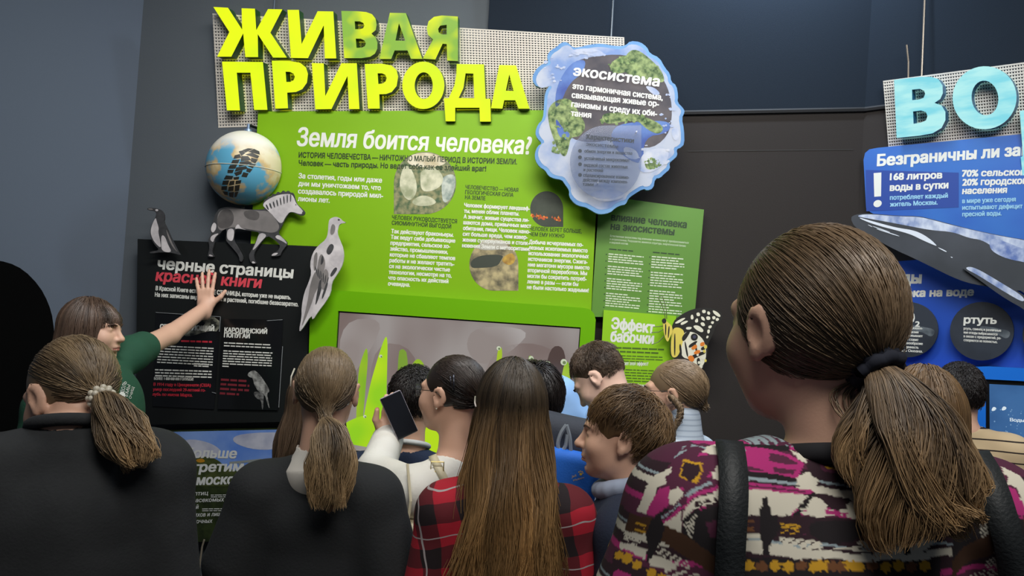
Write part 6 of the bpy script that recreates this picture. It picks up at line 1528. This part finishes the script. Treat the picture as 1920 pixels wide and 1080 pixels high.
# ---- boy with thick brown hair
f = Fig('person in navy sweatshirt with grey hood collar, in profile facing left', 1166, 812, 1.95, 74, hy=6, pitch=0, size=.97, sw=.14, seed=22, h=.0045, drop=-.045)
f.body(female=False, nose=1.1, brows=(80, 58, 40)); f.legs(D_JEANS)
m_nv2 = mat('navy_sweat', (28, 36, 56), .9, bump=.2, bscale=180)
m_hood = mat('grey_hood', (150, 160, 180), .85)
f.top('sweatshirt', m_nv2, .026, 1.95, .011, .062, f=13, belly=.015)
S = Solid(); n0 = f.nb
for a in range(0, 360, 20):
    p = n0 + N(math.sin(R(a)) * .070, .012 + math.cos(R(a)) * .072, .010 - .025 * math.cos(R(a))); q = n0 + N(math.sin(R(a + 20)) * .070, .012 + math.cos(R(a + 20)) * .072, .010 - .025 * math.cos(R(a + 20))); S.cone(p, q, .018, .018, .012)
S.ell(n0 + N(0, -.085, -.025), (.085, .035, .05), None, .03); S.wr = wrinkle(.008, 9, 30); V, Q = S.mesh(.005); fast_mesh('hood', V, Q, m_hood, f.root)
Hair(12).cap(.97, grow=1.03, low=-.05).cropped(.050, 5200, .0011, crown=(.05, -.55, .83), lift=.34, mess=.26, back_len=.45, npt=8).fringe(420, .094, .066, .062, bulge=.006).build(f.root, f.X, .97, H_CHEST)

# ---- boy in the striped T-shirt
f = Fig('person in tan T-shirt with black stripes, beside the blue kiosk', 1799, 736, 2.6, -14, hy=-10, pitch=6, size=.90, sw=.15, seed=23, h=.006, drop=-.055)
f.body(female=False); f.legs(D_TROUSER)
f.top('striped_t_shirt', rib_mat('tan_stripes', (196, 172, 136), (40, 30, 26), .034, duty=.14), .02, .85, .008, .062, f=12, arm=(.052, .052, .05))
Hair(13).cap(.93, low=-.055, grow=.99).cropped(.02, 4200, .0012, lift=.4, low=-.55, npt=4).build(f.root, f.X, .90, H_BLACK)

# ---- girl half hidden behind the woman's ponytail
f = Fig('person in grey sweater almost hidden behind the ponytail above the patterned sweater', 1727, 776, 1.62, -12, size=.96, sw=.135, seed=24, h=.008)
f.body(eyes=False); f.legs(D_TROUSER); f.top('sweater', mat('grey_sweater', (70, 72, 80), .9), .02, 1.9, .008, .06)
Hair(14).cap(.96, cut=False, grow=1.01).loose(.30, 2600, .0013, back=lambda z: -.115, wave=.006, freq=1.5, face=40, drop=-.4).build(f.root, f.X, .96, H_CHEST)
# ---- the tall woman in the patterned sweater
f = Fig('tall person in bold patterned sweater under black bag straps, front right', 1516, 600, .95, 6, hy=15, pitch=2, roll=-3, size=1.07, sw=.19, seed=25, h=.0045, shoulder=.235, drop=-.03)
for i, x in enumerate((-1, 1)):
    f.sh[i] = f.sh[i] + N(.030, 0, -.012); f.el[i] = f.sh[i] + N(x * .095, -.005, -.27); f.wr[i] = f.el[i] + N(x * .0, .06, -.24)
f.nb = f.nb + N(.030, 0, -.005)
f.body(); f.legs(D_JEANS)
# knitted pattern, drawn on the back and carried round the sleeves: coordinates of the back plane
bk = f.Wd(f.nb + N(0, -.10, 0)); bplane = Plane(bk, Vector(f.Rz @ N(0, -1, 0)))
f.top('sweater', None, .024, 1.95, .007, .066, f=11, h=.0023, hem=.72, belly=.03, neck_drop=.006, collar=(mat('black_collar', (26, 26, 30), .9), .013, .010))
tree0 = f.bvh(f.topo)
def flat(px, py):                                # where a knitted motif lies on the sweater
    h = tree0.ray_cast(CAM, ray(px, py).normalized()); p = f.L(h[0] if h[0] is not None else at(px, py, .96)); return (p[0], p[2])
cP, cD, cM, cW, cK, cO, cB, cG = [np.array(srgb(c)) for c in ((84, 34, 60), (46, 24, 34), (176, 44, 116), (216, 210, 192), (28, 22, 26), (204, 154, 36), (150, 166, 172), (112, 70, 40))]
S_ = lambda p: zm(p, 1130, 780, 3.6)
KN = []
def kn(c, *pts): KN.append((c, [flat(*p) for p in S_(pts)]))
def mir(pts, cx): return [(2 * cx - x, y) for x, y in pts]
CXM = 1580                                       # the pattern repeats mirrored about the spine (crop units)
def both(c, *pts): kn(c, *pts); kn(c, *mir(pts, CXM))
# back
both(cK, (840, 40), (1130, 40), (1600, 220), (1600, 330), (1100, 130), (830, 120))
both(cB, (830, 100), (1100, 70), (1330, 150), (1600, 260), (1600, 330), (1430, 250), (1200, 150), (1000, 120), (850, 160))
for i in range(14): both(cP, (830 + i * 55, 165 - 12 * i * (i < 5) + 10 * max(i - 5, 0)), (858 + i * 55, 105 - 8 * i * (i < 5) + 12 * max(i - 5, 0)), (886 + i * 55, 165 - 12 * i * (i < 5) + 10 * max(i - 5, 0)))
both(cK, (880, 180), (1260, 200), (1260, 240), (880, 215))
both(cM, (880, 205), (1100, 215), (1260, 260), (1360, 320), (1320, 420), (1180, 400), (900, 375))
both(cP, (1130, 250), (1240, 270), (1330, 330), (1250, 330), (1120, 300)); both(cP, (900, 330), (1010, 345), (1100, 370), (900, 372)); both(cP, (1150, 345), (1300, 365), (1290, 395), (1160, 380))
both(cW, (1265, 230), (1330, 250), (1380, 240), (1430, 280), (1380, 290), (1375, 320), (1330, 300))
both(cM, (1380, 250), (1450, 260), (1440, 300), (1390, 290))
both(cD, (1375, 300), (1460, 300), (1500, 420), (1440, 430), (1380, 350))
both(cW, (1300, 430), (1330, 400), (1350, 400), (1360, 375), (1400, 375), (1410, 400), (1460, 430), (1440, 480), (1300, 470))
both(cO, (1425, 268), (1465, 250), (1520, 330), (1500, 350)); both(cD, (1440, 275), (1465, 265), (1510, 325), (1495, 335))
both(cK, (900, 372), (1180, 392), (1310, 425), (1300, 455), (1150, 430), (900, 410))
both(cB, (900, 408), (1150, 428), (1310, 452), (1300, 470), (1150, 450), (900, 428))
both(cD, (900, 428), (1150, 450), (1300, 470), (1300, 480), (900, 442))
both(cM, (900, 445), (1200, 470), (1420, 500), (1410, 530), (1200, 515), (900, 490)); both(cP, (900, 462), (1200, 488), (1420, 515), (1415, 522), (900, 475))
both(cW, (900, 488), (1150, 512), (1390, 535), (1270, 670), (1200, 680), (900, 670))
both(cK, (1280, 665), (1410, 520), (1440, 520), (1330, 670))
both(cW, (1370, 620), (1400, 570), (1440, 540), (1520, 600), (1490, 690), (1420, 700))
for i in range(5): both(cW, (1330 + i * 12, 625 + i * 18), (1560, 630 + i * 18), (1560, 637 + i * 18), (1330 + i * 12, 633 + i * 18))
both(cD, (880, 668), (1600, 690), (1600, 800), (880, 795))
for i in range(4): both(cO, (1205, 727 + i * 19), (1330, 735 + i * 19), (1330, 743 + i * 19), (1205, 735 + i * 19)); both(cG, (925, 705 + i * 22), (1020, 705 + i * 22), (1020, 713 + i * 22), (925, 713 + i * 22))
for i in range(3): both(cW, (910, 800 + i * 19), (1100 - i * 20, 795 + i * 19), (1100 - i * 20, 803 + i * 19), (910, 809 + i * 19)); both(cW, (1180 + i * 20, 815 + i * 19), (1480, 850 + i * 15), (1480, 858 + i * 15), (1180 + i * 20, 824 + i * 19))
both(cW, (920, 845), (1085, 840), (1085, 935), (1020, 935), (960, 890)); both(cW, (1130, 860), (1250, 865), (1350, 900), (1290, 955), (1130, 940))
for i in range(4): both(cW, (1330 + i * 8, 880 + i * 22), (1600, 890 + i * 22), (1600, 898 + i * 22), (1330 + i * 8, 890 + i * 22))
both(cK, (1075, 550), (1112, 550), (1115, 610), (1140, 620), (1145, 670), (1175, 680), (1180, 730), (1210, 740), (1180, 800), (1150, 830), (1130, 860), (1125, 940), (1085, 940), (1080, 860), (1060, 800), (1060, 700), (1060, 620), (1078, 600))
both(cK, (1400, 720), (1600, 700), (1600, 860), (1480, 850), (1400, 800))
both(cK, (880, 950), (1600, 975), (1600, 1100), (880, 1100))
for i in range(9): both(cO if i % 3 != 1 else cG, *[(1075 + (i - 1) * 88 + 46 * math.cos(a) * (1 if j % 2 else .74), 1010 + 8 * (i % 2) + 42 * math.sin(a) * (1 if j % 2 else .74)) for j, a in enumerate([k * .5236 for k in range(12)])])
both(cM, (880, 1120), (1600, 1120), (1600, 1220), (880, 1220))
# sleeve on the left, mirrored on the right
both(cP, (340, 560), (420, 380), (480, 260), (600, 150), (790, 110), (790, 480), (600, 560), (500, 640), (300, 680))
both(cB, (470, 290), (540, 200), (640, 140), (700, 110), (770, 110), (780, 150), (700, 150), (600, 190), (520, 260))
for i in range(5): both(cP, (520 + i * 55, 235 - i * 24), (560 + i * 52, 180 - i * 18), (585 + i * 52, 225 - i * 22))
both(cW, (655, 240), (690, 230), (700, 205), (760, 190), (785, 190), (785, 255), (740, 262)); both(cM, (640, 272), (660, 245), (700, 250), (720, 262), (690, 265))
both(cO, (545, 292), (672, 318), (672, 372), (632, 458), (515, 410), (520, 385)); both(cD, (548, 312), (655, 330), (660, 368), (620, 425), (585, 440), (530, 400))
both(cW, (740, 420), (730, 390), (760, 370), (765, 340), (795, 330), (795, 440)); both(cM, (700, 410), (735, 375), (735, 415))
both(cW, (230, 640), (290, 480), (350, 400), (470, 340), (455, 390), (420, 410), (430, 460), (370, 480), (330, 590), (290, 660))
both(cM, (290, 650), (340, 560), (380, 490), (450, 470), (450, 590), (400, 640), (330, 680))
both(cW, (445, 585), (450, 500), (510, 480), (545, 500), (540, 540), (500, 570), (480, 610)); both(cM, (520, 490), (550, 478), (540, 520))
both(cB, (555, 530), (620, 480), (730, 440), (740, 455), (640, 500), (570, 550)); both(cM, (560, 560), (640, 510), (780, 470), (780, 500), (660, 530), (570, 580)); both(cK, (600, 590), (700, 530), (790, 510), (790, 540), (700, 560))
both(cK, (345, 680), (440, 615), (450, 630), (370, 700)); both(cB, (370, 700), (520, 585), (520, 600), (380, 710)); both(cM, (400, 720), (520, 610), (525, 640), (430, 740))
both(cW, (545, 640), (620, 560), (790, 500), (795, 570), (700, 600), (600, 640), (540, 700)); both(cW, (400, 730), (530, 640), (530, 800), (460, 780))
for i in range(4): both(cD, (620 - i * 5, 580 + i * 16), (790, 540 + i * 18), (790, 548 + i * 18), (620 - i * 5, 588 + i * 16))
both(cK, (540, 700), (620, 640), (790, 600), (795, 1000), (700, 960), (600, 850), (545, 830))
for i in range(6): both(cW, (550 + i * 4, 735 + i * 18), (640 - i * 8, 660 + i * 30), (645 - i * 8, 668 + i * 30), (552 + i * 4, 744 + i * 18))
both(cP, (700, 720), (770, 700), (780, 830), (720, 820))
both(cG * .35, (180, 650), (330, 690), (560, 800), (800, 980), (800, 1100), (560, 950), (330, 800), (150, 770))
for i in range(3): both(cO, (220, 715 + i * 22), (290, 735 + i * 22), (290, 743 + i * 22), (220, 723 + i * 22))
for i in range(3): both(cW, (145, 785 + i * 18), (300, 845 + i * 20), (300, 853 + i * 20), (140, 793 + i * 18)); both(cW, (360, 870 + i * 20), (580, 985 + i * 20), (580, 993 + i * 20), (360, 878 + i * 20))
both(cW, (115, 850), (200, 860), (300, 900), (290, 970), (180, 910), (110, 890)); both(cW, (310, 940), (420, 960), (530, 1010), (420, 1030), (310, 1000))
for i in range(4): both(cW, (430 - i * 8, 1010 + i * 18), (680, 1080 + i * 20), (680, 1087 + i * 20), (430 - i * 8, 1018 + i * 18))
both(cK, (330, 690), (390, 680), (420, 750), (390, 850), (330, 960), (290, 1000), (310, 900), (290, 800))
both(cD, (80, 900), (400, 1060), (400, 1200), (40, 1100))
for (x, y, q) in ((110, 940, 36), (165, 960, 44), (232, 1005, 38), (330, 1060, 40), (400, 1090, 34)): both(cO, *[(x + q * math.cos(a) * (1 if j % 2 else .72), y + q * math.sin(a) * (1 if j % 2 else .72)) for j, a in enumerate([k * .5236 for k in range(12)])])
both(cM, (70, 1060), (110, 1035), (190, 1070), (190, 1200), (40, 1200))
def knit(V):
    x, z = V[:, 0], V[:, 2]; C = np.tile(cD, (len(V), 1)); row = (z / .062 + .12 * np.abs(((x / .07) % 1) - .5)) % 1
    C[row < .30] = cP; C[(row > .30) & (row < .40)] = cM; C[(row > .62) & (row < .74)] = cW; C[(row > .80) & (row < .84)] = cB
    gx, gz = x, z         # stitch-sized steps
    for c, P in KN:
        P = np.array(P); ins = np.zeros(len(V), bool); lo, hi = P.min(0), P.max(0); m = (gx >= lo[0]) & (gx <= hi[0]) & (gz >= lo[1]) & (gz <= hi[1])
        if not m.any(): continue
        X_, Z_ = gx[m], gz[m]; r = np.zeros(m.sum(), bool)
        for i in range(len(P)):
            (x1, z1), (x2, z2) = P[i], P[(i + 1) % len(P)]
            if z1 == z2: continue
            k = ((z1 > Z_) != (z2 > Z_)) & (X_ < (x2 - x1) * (Z_ - z1) / (z2 - z1) + x1); r ^= k
        w = np.where(m)[0][r]; C[w] = c
    return C
m_kn = bpy.data.materials.new('patterned_knit'); m_kn.use_nodes = True
nt = m_kn.node_tree; b_ = nt.nodes['Principled BSDF']; b_.inputs['Roughness'].default_value = .95
at_ = nt.nodes.new('ShaderNodeAttribute'); at_.attribute_name = 'knit'; nt.links.new(at_.outputs['Color'], b_.inputs['Base Color'])
f.topo.data.materials[0] = m_kn
vv = np.zeros(len(f.topo.data.vertices) * 3, dtype=np.float32); f.topo.data.vertices.foreach_get('co', vv)
ka = f.topo.data.attributes.new('knit', 'FLOAT_COLOR', 'POINT'); kc = knit(vv.reshape(-1, 3).astype(float)); ka.data.foreach_set('color', np.c_[kc, np.ones(len(kc))].astype(np.float32).ravel())
tie = f.px_head(1640, 688, .862)
gd = [f.px_head(1640, 688, .858), f.px_head(1672, 728, .838), f.px_head(1708, 800, .822), f.px_head(1722, 880, .812), f.px_head(1735, 950, .81), f.px_head(1755, 990, .81)]
Hh = Hair(15).cap(1.0, h=.005, grow=1.02, front=.124).pulled(tie, 15000, .0006, puff=.05, npt=12, fr=.13)
Hh.core(gd, [.012, .020, .028, .026, .020, .010]).tail(gd, [.014, .028, .046, .060, .068, .066], 5600, .0007, npt=18, wave=.024, freq=1.15, short=.42, flat=.7)
Hh.tail([f.px_head(1640, 690, .858), f.px_head(1640, 745, .845), f.px_head(1618, 810, .835), f.px_head(1603, 862, .83), f.px_head(1628, 918, .82)], [.008, .016, .022, .020, .012], 700, .0007, npt=18, wave=.008, freq=1.2, short=.3)
Hh.tail([f.px_head(1660, 705, .85), f.px_head(1735, 800, .81), f.px_head(1765, 900, .80), f.px_head(1800, 960, .80), f.px_head(1832, 985, .80)], [.006, .020, .028, .026, .014], 900, .0007, npt=18, wave=.010, freq=1.3, short=.35)
for k in range(5): Hh.tail([f.px_head(1630 - k * 4, 704 + k * 3, .86), f.px_head(1560 + k * 10, 735 + k * 4, .87), f.px_head(1585 + k * 9, 790 + k * 6, .85), f.px_head(1630 + k * 5, 850, .83)], [.0008, .002, .003, .004], 4, .0007, wave=.003, short=.2)
Hh.build(f.root, f.X, 1.07, H_WOMAN)
b = MB(); a0 = gd[1] - gd[0]; a0 /= np.linalg.norm(a0)
u1 = np.cross(a0, N(0, 0, 1)); u1 /= np.linalg.norm(u1); u2 = np.cross(a0, u1)
for ring_ in range(3):
    P = []
    for k in range(33):
        t = k * math.pi / 16; rr = .023 + .002 * math.sin(t * 9 + ring_)
        P.append(tuple(f.head(*(N(*tie) + a0 * (-.010 + ring_ * .008) + (u1 * math.cos(t) + u2 * math.sin(t)) * rr))))
    b.tube(P, .0085, 8, cap=False)
new_local('hair_tie', b, mat('navy_hair_tie', (22, 26, 40), .9), f.root)
bgw = empty('carried_bag', f.Wd((.0, .22, .95)), 'black bag straps worn over the patterned sweater of the tall person', 'bag')
m_lea = mat('black_leather', (36, 40, 42), .6, bump=.3, bscale=260)
tr_ = f.bvh(f.topo)
strap_on(f, [(1348, 806), (1358, 818), (1366, 840), (1370, 870), (1372, 910), (1371, 950), (1368, 1000), (1366, 1050), (1365, 1100), (1364, 1160)], .0155, .005, m_lea, 'strap', bgw, .006, tr_)
strap_on(f, [(1812, 838), (1828, 860), (1846, 892), (1862, 930), (1876, 975), (1888, 1020), (1898, 1070), (1906, 1120)], .0155, .005, m_lea, 'strap', bgw, .006, tr_)
S = Solid(); S.box((0, 0, 0), (.15, .05, .13), .03, None); V, Q = S.mesh(.012); o = fast_mesh('bag_body', V @ f.Rz.T + N(*f.Wd((.03, .24, .98))), Q, m_lea); attach(o, bgw)
bpy.context.view_layer.update()
